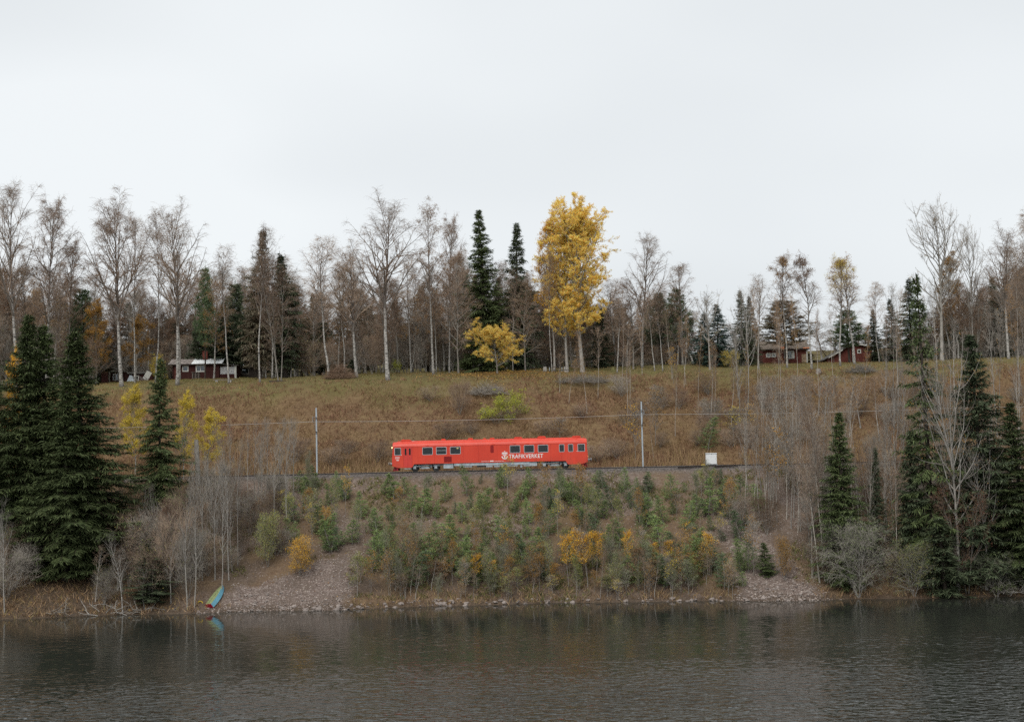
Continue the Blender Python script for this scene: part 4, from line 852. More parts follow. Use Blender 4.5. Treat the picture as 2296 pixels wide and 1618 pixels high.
# windows: aluminium frame, rubber, pane
def rrect(x0, x1, z0, z1, r, k=4):
    P = []
    for cx, cz, a0 in ((x1 - r, z1 - r, 0), (x0 + r, z1 - r, 90), (x0 + r, z0 + r, 180), (x1 - r, z0 + r, 270)):
        P += [(cx + r * math.cos(math.radians(a0 + a)), cz + r * math.sin(math.radians(a0 + a))) for a in np.linspace(0, 90, k)]
    return P
def ring(g, A, B, y0, y1, m=0):
    n = len(A); V = [(p[0], y, p[1]) for y in (y0, y1) for p in A] + [(p[0], y, p[1]) for y in (y0, y1) for p in B]; F = []
    for i in range(n):
        j = (i + 1) % n
        F += [(i, j, 2 * n + j, 2 * n + i), (n + i, 3 * n + i, 3 * n + j, n + j), (i, n + i, n + j, j), (2 * n + i, 2 * n + j, 3 * n + j, 3 * n + i)]
    g.add(V, F, m)
for s in (-1, 1):
    yo = s * HWD
    for wi, (a, b) in enumerate(WIN):
        wdw = empty('window', (0, 0, 0)); wdw.parent = car
        g = Geo(); fw = 0.04; ring(g, rrect(a - 0.02, b + 0.02, WZ0 - 0.02, WZ1 + 0.02, 0.1), rrect(a + fw, b - fw, WZ0 + fw, WZ1 - fw, 0.07), yo + s * 0.018, yo - s * 0.03); part('frame', g, ['alu'], wdw)
        g = Geo(); ring(g, rrect(a + fw - 0.002, b - fw + 0.002, WZ0 + fw - 0.002, WZ1 - fw + 0.002, 0.07), rrect(a + fw + 0.02, b - fw - 0.02, WZ0 + fw + 0.02, WZ1 - fw - 0.02, 0.05), yo + s * 0.012, yo - s * 0.02); part('seal', g, ['seal'], wdw)
        g = Geo(); g.box(a + fw - 0.01, b - fw + 0.01, min(yo - s * 0.004, yo - s * 0.012), max(yo - s * 0.004, yo - s * 0.012), WZ0 + fw - 0.01, WZ1 - fw + 0.01); part('pane', g, ['glass'], wdw)
        if wi == 2: g = Geo(); g.box(a + fw, b - fw, yo - 0.014, yo + 0.014, 2.50, 2.535); part('transom', g, ['alu'], wdw)
# folding door behind the left cab, vents, grilles
for s in (-1, 1):
    yo = s * HWD; d = empty('door', (0, 0, 0)); d.parent = car
    for a, b in ((1.44, 1.945), (1.955, 2.46)):
        g = Geo(); g.box(a, b, min(yo, yo + s * 0.014), max(yo, yo + s * 0.014), 0.56, 3.03); part('leaf', g, ['doorred'], d)
        c = (a + b) / 2; g = Geo(); ring(g, rrect(c - 0.11, c + 0.11, 2.04, 2.87, 0.08), rrect(c - 0.08, c + 0.08, 2.07, 2.84, 0.06), yo + s * 0.022, yo + s * 0.01); part('seal', g, ['seal'], d)
        g = Geo(); g.prism(rrect(c - 0.082, c + 0.082, 2.068, 2.842, 0.06), 1, yo + s * 0.0142, yo + s * 0.017); part('pane', g, ['seal'], d)
    for a in (1.43, 1.95, 2.47): g = Geo(); g.box(a - 0.008, a + 0.008, min(yo, yo + s * 0.0165), max(yo, yo + s * 0.0165), 0.56, 3.04); part('joint', g, ['grillered'], d)
    g = Geo(); g.box(1.5, 2.35, yo - 0.12, yo + 0.12, 0.36, 0.42); part('step', g, ['galv'], d)
    gr = empty('grille', (0, 0, 0)); gr.parent = car
    for k in range(9): g = Geo(); g.box(6.42, 7.28, yo - 0.02, yo + 0.02, 1.11 + k * 0.072, 1.16 + k * 0.072); part('slat', g, ['grillered'], gr)
    g = Geo(); g.box(6.38, 7.32, yo - 0.008, yo + 0.008, 1.08, 1.78); part('backing', g, ['grillered'], gr)
    g = Geo(); x0 = flip(11.92); g.prism(rrect(x0, x0 + 0.4, 2.1, 3.02, 0.15), 1, yo - 0.02, yo + 0.02); part('louvre', g, ['grillered'])
for s in (-1, 1):
    for xx in (3.2, 5.22, 6.92, 8.75, 10.6, 12.9, 14.1, 15.95, 17.65, 19.45, 20.8, 21.9): g = Geo(); g.box(xx - 0.007, xx + 0.007, s * HWD - 0.003, s * HWD + 0.003, 0.94, 3.06); part('panel_seam', g, ['grillered'])
# interior: lining, seats, curtains, lit lamp
g = Geo(); g.box(2.7, LEN - 2.6, 0.25, 0.29, 1.0, 3.3); g.box(0.3, LEN - 0.3, -1.4, 1.4, 3.09, 3.11); part('lining', g, ['interior'])
for x0 in (4.2, 5.9, 7.3, flip(9.4), flip(8.1), flip(7.1), flip(5.9), flip(5.0)):
    g = Geo(); g.box(x0, x0 + 0.5, -1.3, -0.35, 1.0, 1.45); g.box(x0, x0 + 0.14, -1.3, -0.35, 1.45, 2.3); part('seat', g, ['seat'])
for x0 in (flip(9.45), flip(7.72), flip(6.02)):
    g = Geo(); xx = np.linspace(0, 0.28, 15)
    for i in range(14): g.hexa([(x0 + xx[i], -1.40 + 0.02 * (i % 2), 1.98), (x0 + xx[i + 1], -1.40 + 0.02 * ((i + 1) % 2), 1.98), (x0 + xx[i + 1], -1.385 + 0.02 * ((i + 1) % 2), 1.98), (x0 + xx[i], -1.385 + 0.02 * (i % 2), 1.98), (x0 + xx[i], -1.40 + 0.02 * (i % 2), 3.0), (x0 + xx[i + 1], -1.40 + 0.02 * ((i + 1) % 2), 3.0), (x0 + xx[i + 1], -1.385 + 0.02 * ((i + 1) % 2), 3.0), (x0 + xx[i], -1.385 + 0.02 * (i % 2), 3.0)])
    part('curtain', g, ['curtain'])
g = Geo(); g.lathe((8.05, -1.15, 2.76), 2, [(0.001, -0.09), (0.10, -0.06), (0.15, 0), (0.10, 0.05), (0.02, 0.08)], 14); part('ceiling_lamp', g, ['lampdim'])
# headlamps, marker lamps, buffers, ploughs, couplers
for f in (0, 1):
    X = (lambda v: flip(v)) if f else (lambda v: v); sg_ = -1 if f else 1
    for s in (-1, 1):
        h = empty('headlight', (0, 0, 0)); h.parent = car
        g = Geo(); g.lathe((X(0.12), s * 1.22, 2.98), 0, [(0.10, 0.2 * sg_), (0.13, 0), (0.13, -0.06 * sg_), (0.11, -0.08 * sg_)], 14); part('housing', g, ['trainred'], h)
        g = Geo(); g.lathe((X(0.12), s * 1.22, 2.98), 0, [(0.11, -0.06 * sg_), (0.09, -0.11 * sg_), (0.001, -0.13 * sg_)], 14); part('lens', g, ['lamp' if not f else 'alu'], h)
        g = Geo(); g.lathe((X(0.05), s * 0.95, 1.42), 0, [(0.11, 0.1 * sg_), (0.11, -0.05 * sg_), (0.07, -0.10 * sg_), (0.001, -0.11 * sg_)], 14); part('marker_lamp', g, ['lamporange' if f else 'alu'])
        b = empty('buffer', (0, 0, 0)); b.parent = car
        g = Geo(); g.cyl((X(0.15), s * 0.88, 1.02), (X(-0.22), s * 0.88, 1.02), 0.10, sides=12); part('sleeve', g, ['undergrey'], b)
        g = Geo(); g.cyl((X(-0.22), s * 0.88, 1.02), (X(-0.42), s * 0.88, 1.02), 0.065, sides=12); part('plunger', g, ['tyre'], b)
        g = Geo(); g.lathe((X(-0.42), s * 0.88, 1.02), 0, [(0.001, 0.02 * sg_), (0.2, 0.02 * sg_), (0.2, -0.01 * sg_), (0.001, -0.035 * sg_)], 18); part('head', g, ['undergrey'], b)
    g = Geo(); g.box(min(X(0.15), X(-0.35)), max(X(0.15), X(-0.35)), -0.12, 0.12, 0.9, 1.12); part('coupler', g, ['underdark'])
    g = Geo()
    for s in (-1, 1): g.hexa([(X(0.0), 0, 0.12), (X(0.05), 0, 0.12), (X(0.75), s * 1.38, 0.16), (X(0.65), s * 1.4, 0.16), (X(0.12), 0, 0.66), (X(0.17), 0, 0.66), (X(0.72), s * 1.38, 0.68), (X(0.4), s * 1.4, 0.68)])
    part('snow_plough', g, ['ploughred'])
# underframe: sole bar, equipment boxes, bogies
g = Geo()
for s in (-1, 1): g.box(7.6, flip(7.2), s * 1.4 - 0.03, s * 1.4 + 0.03, 0.6, 0.915)
g.box(0.9, LEN - 0.9, -0.9, 0.9, 0.7, 0.915); part('underframe', g, ['undergrey'])
for x0, x1, z0, dk in ((6.3, 7.5, 0.32, 0), (8.3, 9.8, 0.42, 0), (10.4, 11.5, 0.38, 1), (flip(12.6), flip(11.7), 0.38, 0), (flip(11.5), flip(10.4), 0.36, 0), (flip(9.9), flip(8.6), 0.42, 0), (flip(8.3), flip(8.05), 0.25, 0), (flip(7.9), flip(6.25), 0.40, 0)):
    for s in (-1, 1):
        g = Geo(); y0, y1 = sorted((s * 0.75, s * 1.36)); P = [(x0 + 0.04, z0), (x1 - 0.04, z0), (x1, z0 + 0.05), (x1, 0.90), (x0, 0.90), (x0, z0 + 0.05)]; g.prism(P, 1, y0, y1); part('equipment_box', g, ['undergrey' if not dk else 'underdark'])
for cx in (4.05, flip(4.05)):
    bo = empty('bogie', (cx, 0, 0)); bo.parent = car
    for s in (-1, 1):
        g = Geo(); y = s * 1.08
        P = [(-1.75, 0.62), (-1.75, 0.78), (-0.75, 0.80), (-0.45, 0.58), (0.45, 0.58), (0.75, 0.80), (1.75, 0.78), (1.75, 0.62), (0.85, 0.56), (0.5, 0.34), (-0.5, 0.34), (-0.85, 0.56)]
        g.prism(P, 1, y - 0.05, y + 0.05); part('side_frame', g, ['undergrey'], bo)
        for wx in (-1.3, 1.3): g = Geo(); g.box(wx - 0.17, wx + 0.17, y + min(0, s * 0.14) - 0.02, y + max(0, s * 0.14) + 0.02, 0.34, 0.70); part('axle_box', g, ['undergrey'], bo)
        for wx in (-0.55, 0.55, -0.9, 0.9): g = Geo(); g.cyl((wx, y + s * 0.1, 0.5), (wx, y + s * 0.1, 0.88), 0.075, sides=10); part('spring', g, ['underdark'], bo)
        g = Geo(); g.cyl((-0.95, y + s * 0.18, 0.66), (0.6, y + s * 0.18, 0.74), 0.035, sides=8); part('damper', g, ['undergrey'], bo)
        for wx in (-1.3, 1.3):
            g = Geo(); g.lathe((wx, s * 0.75, 0.43), 1, [(0.05, s * 0.09), (0.1, s * 0.08), (0.14, s * 0.05), (0.36, s * 0.05), (0.37, s * 0.07), (0.42, s * 0.07), (0.43, -s * 0.06), (0.455, -s * 0.065), (0.455, -s * 0.09), (0.36, -s * 0.09), (0.05, -s * 0.05)], 28); part('wheel', g, ['tyre'], bo)
    for wx in (-1.3, 1.3): g = Geo(); g.cyl((wx, -0.8, 0.43), (wx, 0.8, 0.43), 0.08, sides=10); part('axle', g, ['tyre'], bo)
# lettering and emblem, both sides
def text(body_, x, z, size, s, width=None, bold=0.012, name='lettering', parent=car):
    cu = bpy.data.curves.new(name, 'FONT'); cu.body = body_; cu.size = size; cu.offset = bold; cu.extrude = 0.004; cu.resolution_u = 3; cu.space_character = 1.06
    o = bpy.data.objects.new(name, cu); COL.objects.link(o); o.parent = parent; cu.materials.append(MAT['white'])
    bpy.context.view_layer.update(); w0 = max(o.dimensions.x, 0.01); k = (width / w0) if width else 1
    o.scale = (k, 1, 1)
    if s < 0: o.location = (x, -HWD - 0.008, z); o.rotation_euler = (math.pi / 2, 0, 0)
    else: o.location = (x + (width or w0), HWD + 0.008, z); o.rotation_euler = (math.pi / 2, 0, math.pi)
    me = bpy.data.meshes.new_from_object(o.evaluated_get(bpy.context.evaluated_depsgraph_get())); m = mobj(name, me, parent, o.location)
    m.rotation_euler = o.rotation_euler; m.scale = o.scale; bpy.data.objects.remove(o); m.name = name; return m
def emblem(x, z, s):
    g = Geo(); y0 = s * (HWD + 0.002); y1 = s * (HWD + 0.008)
    def poly(P): g.prism(P, 1, y0, y1)
    poly([(-0.22, 0.52), (0.22, 0.52), (0.22, 0.43), (0.055, 0.43), (0.055, 0.08), (-0.055, 0.08), (-0.055, 0.43), (-0.22, 0.43)])        # T
    a = np.linspace(math.pi * 1.03, math.pi * 1.97, 13); A = [(0.40 * math.cos(t), 0.40 + 0.40 * math.sin(t)) for t in a]; B = [(0.27 * math.cos(t), 0.42 + 0.31 * math.sin(t)) for t in a]
    for i in range(12): poly([A[i], A[i + 1], B[i + 1], B[i]])
    poly([(-0.34, 0.60), (0.34, 0.60), (0.36, 0.66), (-0.36, 0.66)])                                                                       # crown band
    for c, r in ((-0.26, 0.11), (-0.09, 0.12), (0.09, 0.12), (0.26, 0.11)):
        poly([(c + r * math.cos(t) * 0.72, 0.77 + r * 0.8 * math.sin(t)) for t in np.linspace(0, 2 * math.pi, 12, endpoint=False)])
    poly([(-0.05, 0.88), (0.05, 0.88), (0.05, 0.98), (-0.05, 0.98)]); poly([(-0.09, 0.985), (0.09, 0.985), (0.09, 1.0), (-0.09, 1.0)])
    o = part('emblem', g, ['white']); o.location = (x, 0, z); o.scale = (1, 1, 1); return o
text('TRAFIKVERKET', flip(9.68), 1.38, 0.68, -1, 4.2, 0.008); emblem(flip(10.18), 1.28, -1)
text('TRAFIKVERKET', 5.4, 1.38, 0.68, 1, 4.2, 0.008); emblem(10.1, 1.28, 1)
for a, b, z0, z1 in ((10.9, 11.9, 1.06, 1.09), (12.0, 12.45, 1.04, 1.15), (12.55, flip(10.3), 1.06, 1.09), (0.4, 0.95, 1.82, 1.85), (0.4, 0.95, 1.74, 1.77), (0.4, 0.95, 1.66, 1.69), (0.42, 0.9, 1.58, 1.60), (0.55, 0.85, 1.39, 1.48), (1.13, 1.2, 2.05, 2.1), (flip(1.36), flip(1.25), 2.05, 2.1)):
    g = Geo(); g.box(a, b, -HWD - 0.006, -HWD - 0.002, z0, z1); part('marking', g, ['white'])

# people in the railcar, seen through the windows
def person(x, y, zseat, face, coat, label):
    me = bpy.data.meshes.new('person')
    P = [(0, 0, 0.08), (0, 0, 0.3), (0, 0, 0.52), (0.02, 0, 0.62), (0.05, 0, 0.74), (0.06, 0, 0.84), (0.0, 0.19, 0.50), (0.06, 0.25, 0.26), (0.30, 0.20, 0.20), (0.0, -0.19, 0.50), (0.06, -0.25, 0.26), (0.30, -0.20, 0.20), (0.05, 0.1, 0.06), (0.44, 0.11, 0.08), (0.46, 0.11, -0.36), (0.05, -0.1, 0.06), (0.44, -0.11, 0.08), (0.46, -0.11, -0.36), (0.58, 0.11, -0.38), (0.58, -0.11, -0.38)]
    E = [(0, 1), (1, 2), (2, 3), (3, 4), (4, 5), (2, 6), (6, 7), (7, 8), (2, 9), (9, 10), (10, 11), (0, 12), (12, 13), (13, 14), (0, 15), (15, 16), (16, 17), (14, 18), (17, 19)]
    Rr = [0.15, 0.15, 0.13, 0.055, 0.095, 0.085, 0.065, 0.05, 0.038, 0.065, 0.05, 0.038, 0.1, 0.07, 0.05, 0.1, 0.07, 0.05, 0.045, 0.045]
    me.from_pydata(P, E, []); o = mobj('body_figure', me); mod = o.modifiers.new('skin', 'SKIN'); sub = o.modifiers.new('sub', 'SUBSURF'); sub.levels = 1; sub.render_levels = 1
    for i, v in enumerate(me.skin_vertices[0].data): v.radius = (Rr[i], Rr[i]); v.use_root = (i == 0)
    bpy.context.view_layer.update(); dg = bpy.context.evaluated_depsgraph_get(); ev = bpy.data.meshes.new_from_object(o.evaluated_get(dg)); bpy.data.objects.remove(o)
    ev.materials.clear(); ev.materials.append(MAT[coat]); ev.materials.append(MAT['skin']); ev.materials.append(MAT['hair'])
    for f in ev.polygons:
        c = f.center; f.use_smooth = True
        if c.z > 0.62: f.material_index = 2 if (c.z > 0.80 or c.x < 0.03) else 1
        elif c.x > 0.24 and 0.14 < c.z < 0.3 and abs(c.y) > 0.15: f.material_index = 1
    po = mobj('person', ev, None, (TX - LEN / 2 + x, TRACK_Y + y, RAIL_Z + zseat)); po.rotation_euler = (0, 0, 0 if face > 0 else math.pi)
    tag(po, label, 'person')
person(flip(0.95), -0.95, 1.55, 1, 'shirtblue', 'person in light blue shirt driving in the cab window of the railcar')
person(flip(8.75), -0.95, 1.5, 1, 'shirtdark', 'person in dark jacket seated at the carriage window above the lettering, next to the emblem')
person(flip(7.35), -0.95, 1.5, 1, 'shirtdark', 'person in dark jacket facing another passenger at the middle of three windows over the lettering')
person(flip(5.35), -0.95, 1.5, -1, 'shirtred', 'person in red jacket seated by the carriage window past the end of the lettering')
# ------------------------------------------------------------------ cabins in the wood's edge
def wall_x(g, x0, x1, z0, z1, y0, y1, holes, m=0):
    """wall along x with window holes (a, b, za, zb)"""
    cur = x0
    for a, b, za, zb in sorted(holes):
        g.box(cur, a, y0, y1, z0, z1, m)
        if za > z0: g.box(a, b, y0, y1, z0, za, m)
        if zb < z1: g.box(a, b, y0, y1, zb, z1, m)
        cur = b
    g.box(cur, x1, y0, y1, z0, z1, m)
def window(parent, a, b, za, zb, y, mull=0, bars=0, fw=0.1, frame='whitewood', curtain=False):
    wd = empty('window', (0, 0, 0)); wd.parent = parent
    g = Geo(); g.box(a - 0.05, a + fw, y - 0.05, y + 0.08, za - 0.05, zb + 0.05); g.box(b - fw, b + 0.05, y - 0.05, y + 0.08, za - 0.05, zb + 0.05)
    g.box(a + fw, b - fw, y - 0.05, y + 0.08, zb - fw, zb + 0.05); g.box(a + fw, b - fw, y - 0.05, y + 0.08, za - 0.05, za + fw); mobj('frame', g.mesh('frame', [MAT[frame]]), wd)
    n = mull + 1; w_ = (b - a - 2 * fw) / n
    for i in range(n):
        x0 = a + fw + i * w_
        g = Geo(); g.box(x0 + 0.02, x0 + w_ - 0.02, y + 0.03, y + 0.04, za + fw - 0.01, zb - fw + 0.01); mobj('pane', g.mesh('pane', [MAT['pane']]), wd)
        if i: g = Geo(); g.box(x0 - 0.04, x0 + 0.04, y - 0.045, y + 0.07, za + fw, zb - fw); mobj('mullion', g.mesh('mullion', [MAT[frame]]), wd)
    for k in range(bars):
        zz = za + (zb - za) * (k + 1) / (bars + 1); g = Geo(); g.box(a + fw, b - fw, y - 0.02, y + 0.028, zz - 0.025, zz + 0.025); mobj('glazing_bar', g.mesh('glazing_bar', [MAT[frame]]), wd)
    if curtain: g = Geo(); g.box(a + fw, b - fw, y + 0.10, y + 0.12, za + fw, zb - fw); mobj('curtain', g.mesh('curtain', [MAT['curtainw']]), wd)
def house_at(name, px, Y, label, cat='house', basepy=None):
    x, y, z = at_depth(px, Y); return tag(empty(name, (x, y, z)), label, cat)
def hp(name, g, mats, parent): return mobj(name, g.mesh(name, [MAT[m] for m in mats]), parent)
def corrugated(parent, x0, x1, y0, y1, z0, z1, mat, n):
    g = Geo(); xx = np.linspace(x0, x1, n * 4 + 1); dz = 0.03 * np.sin(np.arange(n * 4 + 1) * math.pi / 2)
    V = [(x, y, z + d + o) for o in (0, -0.03) for (y, z) in ((y0, z0), (y1, z1)) for x, d in zip(xx, dz)]; k = len(xx)
    F = [(i, i + 1, k + i + 1, k + i) for i in range(k - 1)] + [(2 * k + i, 3 * k + i, 3 * k + i + 1, 2 * k + i + 1) for i in range(k - 1)] + [(i, 2 * k + i, 2 * k + i + 1, i + 1) for i in range(k - 1)]
    g.add(V, F); return hp('roof_sheet', g, [mat], parent)

# white-roofed cabin (origin: foot of its front wall under the chimney)
h = house_at('red_cabin', 447, 243, 'dark red cabin with white sheet roof and brick chimney', 'house')
gm = Geo(); HO = [(-2.85, -1.9, 1.35, 2.25), (-0.55, 1.0, 1.25, 2.35)]
wall_x(gm, -4.6, 3.4, -0.4, 2.55, 0, 0.15, HO); gm.box(-4.6, -4.45, 0.15, 5.0, -0.4, 2.55); gm.box(3.25, 3.4, 0.15, 5.0, -0.4, 2.55); gm.box(-4.45, 3.25, 4.85, 5.0, -0.4, 2.55)
for xx in (-4.6, 3.25): gm.prism([(0.0, 2.551), (5.0, 2.551), (2.5, 3.5)], 0, xx, xx + 0.15)
hp('wall', gm, ['falu'], h)
window(h, *HO[0], 0.0, 0, 0, 0.12); window(h, *HO[1], 0.0, 1, 0, 0.14)
g = Geo(); g.box(-4.25, -3.7, -0.03, -0.002, 0.05, 2.1); d_ = hp('door', g, ['falu2'], h); g = Geo(); g.box(-3.8, -3.76, -0.06, -0.031, 1.0, 1.1); hp('handle', g, ['galv'], d_)
rf = empty('roof', (0, 0, 0)); rf.parent = h
g = Geo(); g.box(-5.3, 3.95, -0.45, -0.4, 2.42, 2.56); hp('eave_board', g, ['darkwood'], rf)
corrugated(rf, -5.3, -1.3, -0.45, 2.5, 2.6, 3.62, 'roofworn', 18); corrugated(rf, -1.298, 3.98, -0.45, 2.5, 2.602, 3.622, 'roofwhite', 24); corrugated(rf, -5.3, 3.98, 5.45, 2.502, 2.6, 3.62, 'roofworn', 42)
g = Geo(); g.box(3.9, 4.0, -0.5, 2.5, 2.5, 2.62)
hp('bargeboard', g, ['whitewood'], rf)
ch = Geo()
for k in range(9): ch.box(0.15, 1.0, 1.9, 2.6, 3.0 + k * 0.2, 3.19 + k * 0.2); ch.box(0.17, 0.98, 1.92, 2.58, 3.19 + k * 0.2, 3.2 + k * 0.2)
ch.box(0.1, 1.05, 1.85, 2.65, 4.8, 4.9); hp('chimney', ch, ['brick'], rf)
# glazed annex on its gable
an = empty('annex', (0, 0, 0)); an.parent = h
g = Geo(); wall_x(g, 3.41, 6.3, -0.4, 2.15, 0.2, 0.32, [(3.55, 4.8, 0.75, 2.05), (4.9, 6.0, 0.75, 2.05)], 0); g.box(6.18, 6.3, 0.32, 4, -0.4, 2.15); hp('wall', g, ['falu'], an)
for a, b in ((3.55, 4.8), (4.9, 6.0)):
    for k in range(6):
        w_ = (b - a) / 6; g = Geo(); g.box(a + k * w_ + 0.015, a + (k + 1) * w_ - 0.015, 0.22, 0.27, 0.76, 2.04); hp('panel', g, ['curtainw'], an)
g = Geo(); g.box(6.0, 6.32, 0.12, 0.198, -0.4, 2.15); hp('corner_post', g, ['whitewood'], an)
g = Geo(); g.hexa([(3.42, -0.15, 2.42), (6.75, -0.15, 2.16), (6.75, 4.3, 2.2), (3.42, 4.3, 2.5), (3.42, -0.15, 2.52), (6.75, -0.15, 2.26), (6.75, 4.3, 2.3), (3.42, 4.3, 2.6)]); hp('annex_roof', g, ['roofdark'], an)

# porch shed with a sagging gable
h = house_at('porch_shed', 255, 240, 'small dark red shed with open gabled porch beside the rubbish heap', 'shed')
g = Geo(); g.box(-2.1, -0.95, 0, 0.12, -0.6, 1.95); g.box(-2.1, -1.98, 0.12, 3.2, -0.6, 1.95); wall_x(g, -0.95, 1.4, -0.6, 1.95, 1.6, 1.72, [(-0.55, 0.3, 0.6, 1.7)]); g.box(1.28, 1.4, 1.72, 3.2, -0.6, 1.95); hp('wall', g, ['falu'], h)
window(h, -0.55, 0.3, 0.6, 1.7, 1.6, 0, 0, 0.09)
g = Geo(); g.box(-0.6, 1.3, 0, 0.1, -0.5, 0.35); hp('railing', g, ['falu'], h)
for xx in (-0.75, 0.3, 1.32): g = Geo(); g.box(xx - 0.05, xx + 0.05, 0.0, 0.1, -0.6, 2.0); hp('post', g, ['greywood'], h)
g = Geo(); g.hexa([(-2.4, -0.5, 1.98), (-0.55, -0.5, 2.6), (-0.55, 3.4, 2.6), (-2.4, 3.4, 1.98), (-2.4, -0.5, 2.06), (-0.55, -0.5, 2.7), (-0.55, 3.4, 2.7), (-2.4, 3.4, 2.06)]); g.hexa([(-0.548, -0.5, 2.6), (1.7, -0.5, 2.0), (1.7, 3.4, 2.0), (-0.548, 3.4, 2.6), (-0.548, -0.5, 2.7), (1.7, -0.5, 2.08), (1.7, 3.4, 2.08), (-0.548, 3.4, 2.7)]); hp('roof', g, ['roofdark'], h)
g = Geo(); g.box(-0.3, 1.75, -0.56, -0.51, 2.05, 2.15); hp('bargeboard', g, ['greywood'], h)
# low red outbuilding behind it
h = house_at('red_outbuilding', 312, 247, 'low red outbuilding half hidden between birches behind the porch shed', 'shed')
g = Geo(); wall_x(g, -2.4, 2.3, -1, 1.7, 0, 0.12, [(-0.9, -0.1, 0.5, 1.35)]); g.box(-2.4, -2.28, 0.12, 3, -1, 1.7); g.box(2.18, 2.3, 0.12, 3, -1, 1.7); hp('wall', g, ['falu'], h); window(h, -0.9, -0.1, 0.5, 1.35, 0, 0, 0, 0.1)
g = Geo(); g.hexa([(-2.6, -0.3, 1.72), (2.5, -0.3, 1.72), (2.5, 3.3, 2.1), (-2.6, 3.3, 2.1), (-2.6, -0.3, 1.82), (2.5, -0.3, 1.82), (2.5, 3.3, 2.2), (-2.6, 3.3, 2.2)]); hp('roof', g, ['roofdark'], h)
# dark shed under the trees
h = house_at('dark_shed', 558, 250, 'dark timber shed with grey window under the trees', 'shed')
g = Geo(); wall_x(g, -1.6, 1.9, -0.5, 2.0, 0, 0.12, [(-1.2, 0.0, 0.9, 1.85)]); g.box(-1.6, -1.48, 0.12, 3, -0.5, 2); g.box(1.78, 1.9, 0.12, 3, -0.5, 2); hp('wall', g, ['darkwood'], h); window(h, -1.2, 0, 0.9, 1.85, 0, 0, 0, 0.06, 'greywood', True)
g = Geo(); g.hexa([(-2.0, -0.5, 2.02), (2.3, -0.5, 2.02), (2.3, 3.3, 2.35), (-2.0, 3.3, 2.35), (-2.0, -0.5, 2.14), (2.3, -0.5, 2.14), (2.3, 3.3, 2.47), (-2.0, 3.3, 2.47)]); hp('roof', g, ['roofdark'], h)

# tiled red cottage on the right
h = house_at('tiled_cottage', 1762, 243, 'weathered red cottage with clay tile roof behind slender birches', 'house')
H2 = [(-3.3, -2.6, 1.35, 2.0), (-2.35, -1.65, 1.35, 2.0), (0.2, 1.15, 1.05, 2.3)]
g = Geo(); wall_x(g, -3.9, 3.75, -0.5, 2.72, 0, 0.14, H2); g.box(-3.9, -3.76, 0.14, 4.8, -0.5, 2.72); g.box(3.61, 3.75, 0.14, 4.8, -0.5, 2.72); g.box(-3.76, 3.61, 4.66, 4.8, -0.5, 2.72)
for xx in (-3.9, 3.61): g.prism([(0, 2.721), (4.8, 2.721), (2.4, 4.0)], 0, xx, xx + 0.14)
hp('wall', g, ['falu2'], h)
for q in H2[:2]: window(h, *q, 0, 0, 1, 0.14)
window(h, *H2[2], 0, 1, 2, 0.12)
for a in (-0.25, 1.22): g = Geo(); g.box(a, a + 0.3, -0.04, -0.003, 1.0, 2.35); hp('shutter', g, ['whitewood'], h)
g = Geo(); g.box(3.55, 3.78, -0.04, -0.002, -0.5, 2.72); hp('corner_board', g, ['whitewood'], h)
g = Geo(); g.box(2.75, 3.54, -0.025, -0.002, -0.4, 1.75); hp('bare_patch', g, ['plaster'], h)['label'] = 'bare plaster patch where the red boards are gone'
rf = empty('roof', (0, 0, 0)); rf.parent = h
g = Geo(); g.prism([(-0.42, 2.5), (2.4, 4.05), (5.2, 2.5), (5.2, 2.58), (2.4, 4.13), (-0.42, 2.58)], 0, -4.2, 4.1); hp('decking', g, ['darkwood'], rf)
tg = Geo(); a = np.linspace(0, math.pi, 6); TL = 0.42
V = []
for yy, lift in ((0, 0.05), (TL, 0.015)):
    for o in (0, -0.025):
        for t in a: V.append((-0.19 * math.cos(t), yy * 0.876, 0.075 * math.sin(t) + o + lift + yy * 0.48))
F = [(j, j + 1, 12 + j + 1, 12 + j) for j in range(5)] + [(6 + j, 18 + j, 18 + j + 1, 6 + j + 1) for j in range(5)] + [(j, 6 + j, 6 + j + 1, j + 1) for j in range(5)]
tg.add(V, F, 0, True); tile_me = tg.mesh('tile', [MAT['tile']]); tn = tile_me.copy(); tn.materials.clear(); tn.materials.append(MAT['tilenew'])
for r_ in range(8):
    for c_ in range(22):
        new = (r_ < 2 and c_ in (9, 10)) or (r_ == 0 and c_ >= 19)
        o = mobj('tile', tn if new else tile_me, rf, (-4.02 + c_ * 0.38, -0.44 + r_ * 0.355, 2.60 + r_ * 0.195)); o.rotation_euler = (random.Random(r_ * 31 + c_).uniform(-0.03, 0.03), 0, random.Random(c_ * 7 + r_).uniform(-0.04, 0.04))
ch = Geo()
for k in range(8): ch.box(-1.05, -0.5, 2.1, 2.7, 3.75 + k * 0.18, 3.92 + k * 0.18); ch.box(-1.03, -0.52, 2.12, 2.68, 3.92 + k * 0.18, 3.93 + k * 0.18)
hp('chimney', ch, ['brickor'], rf)

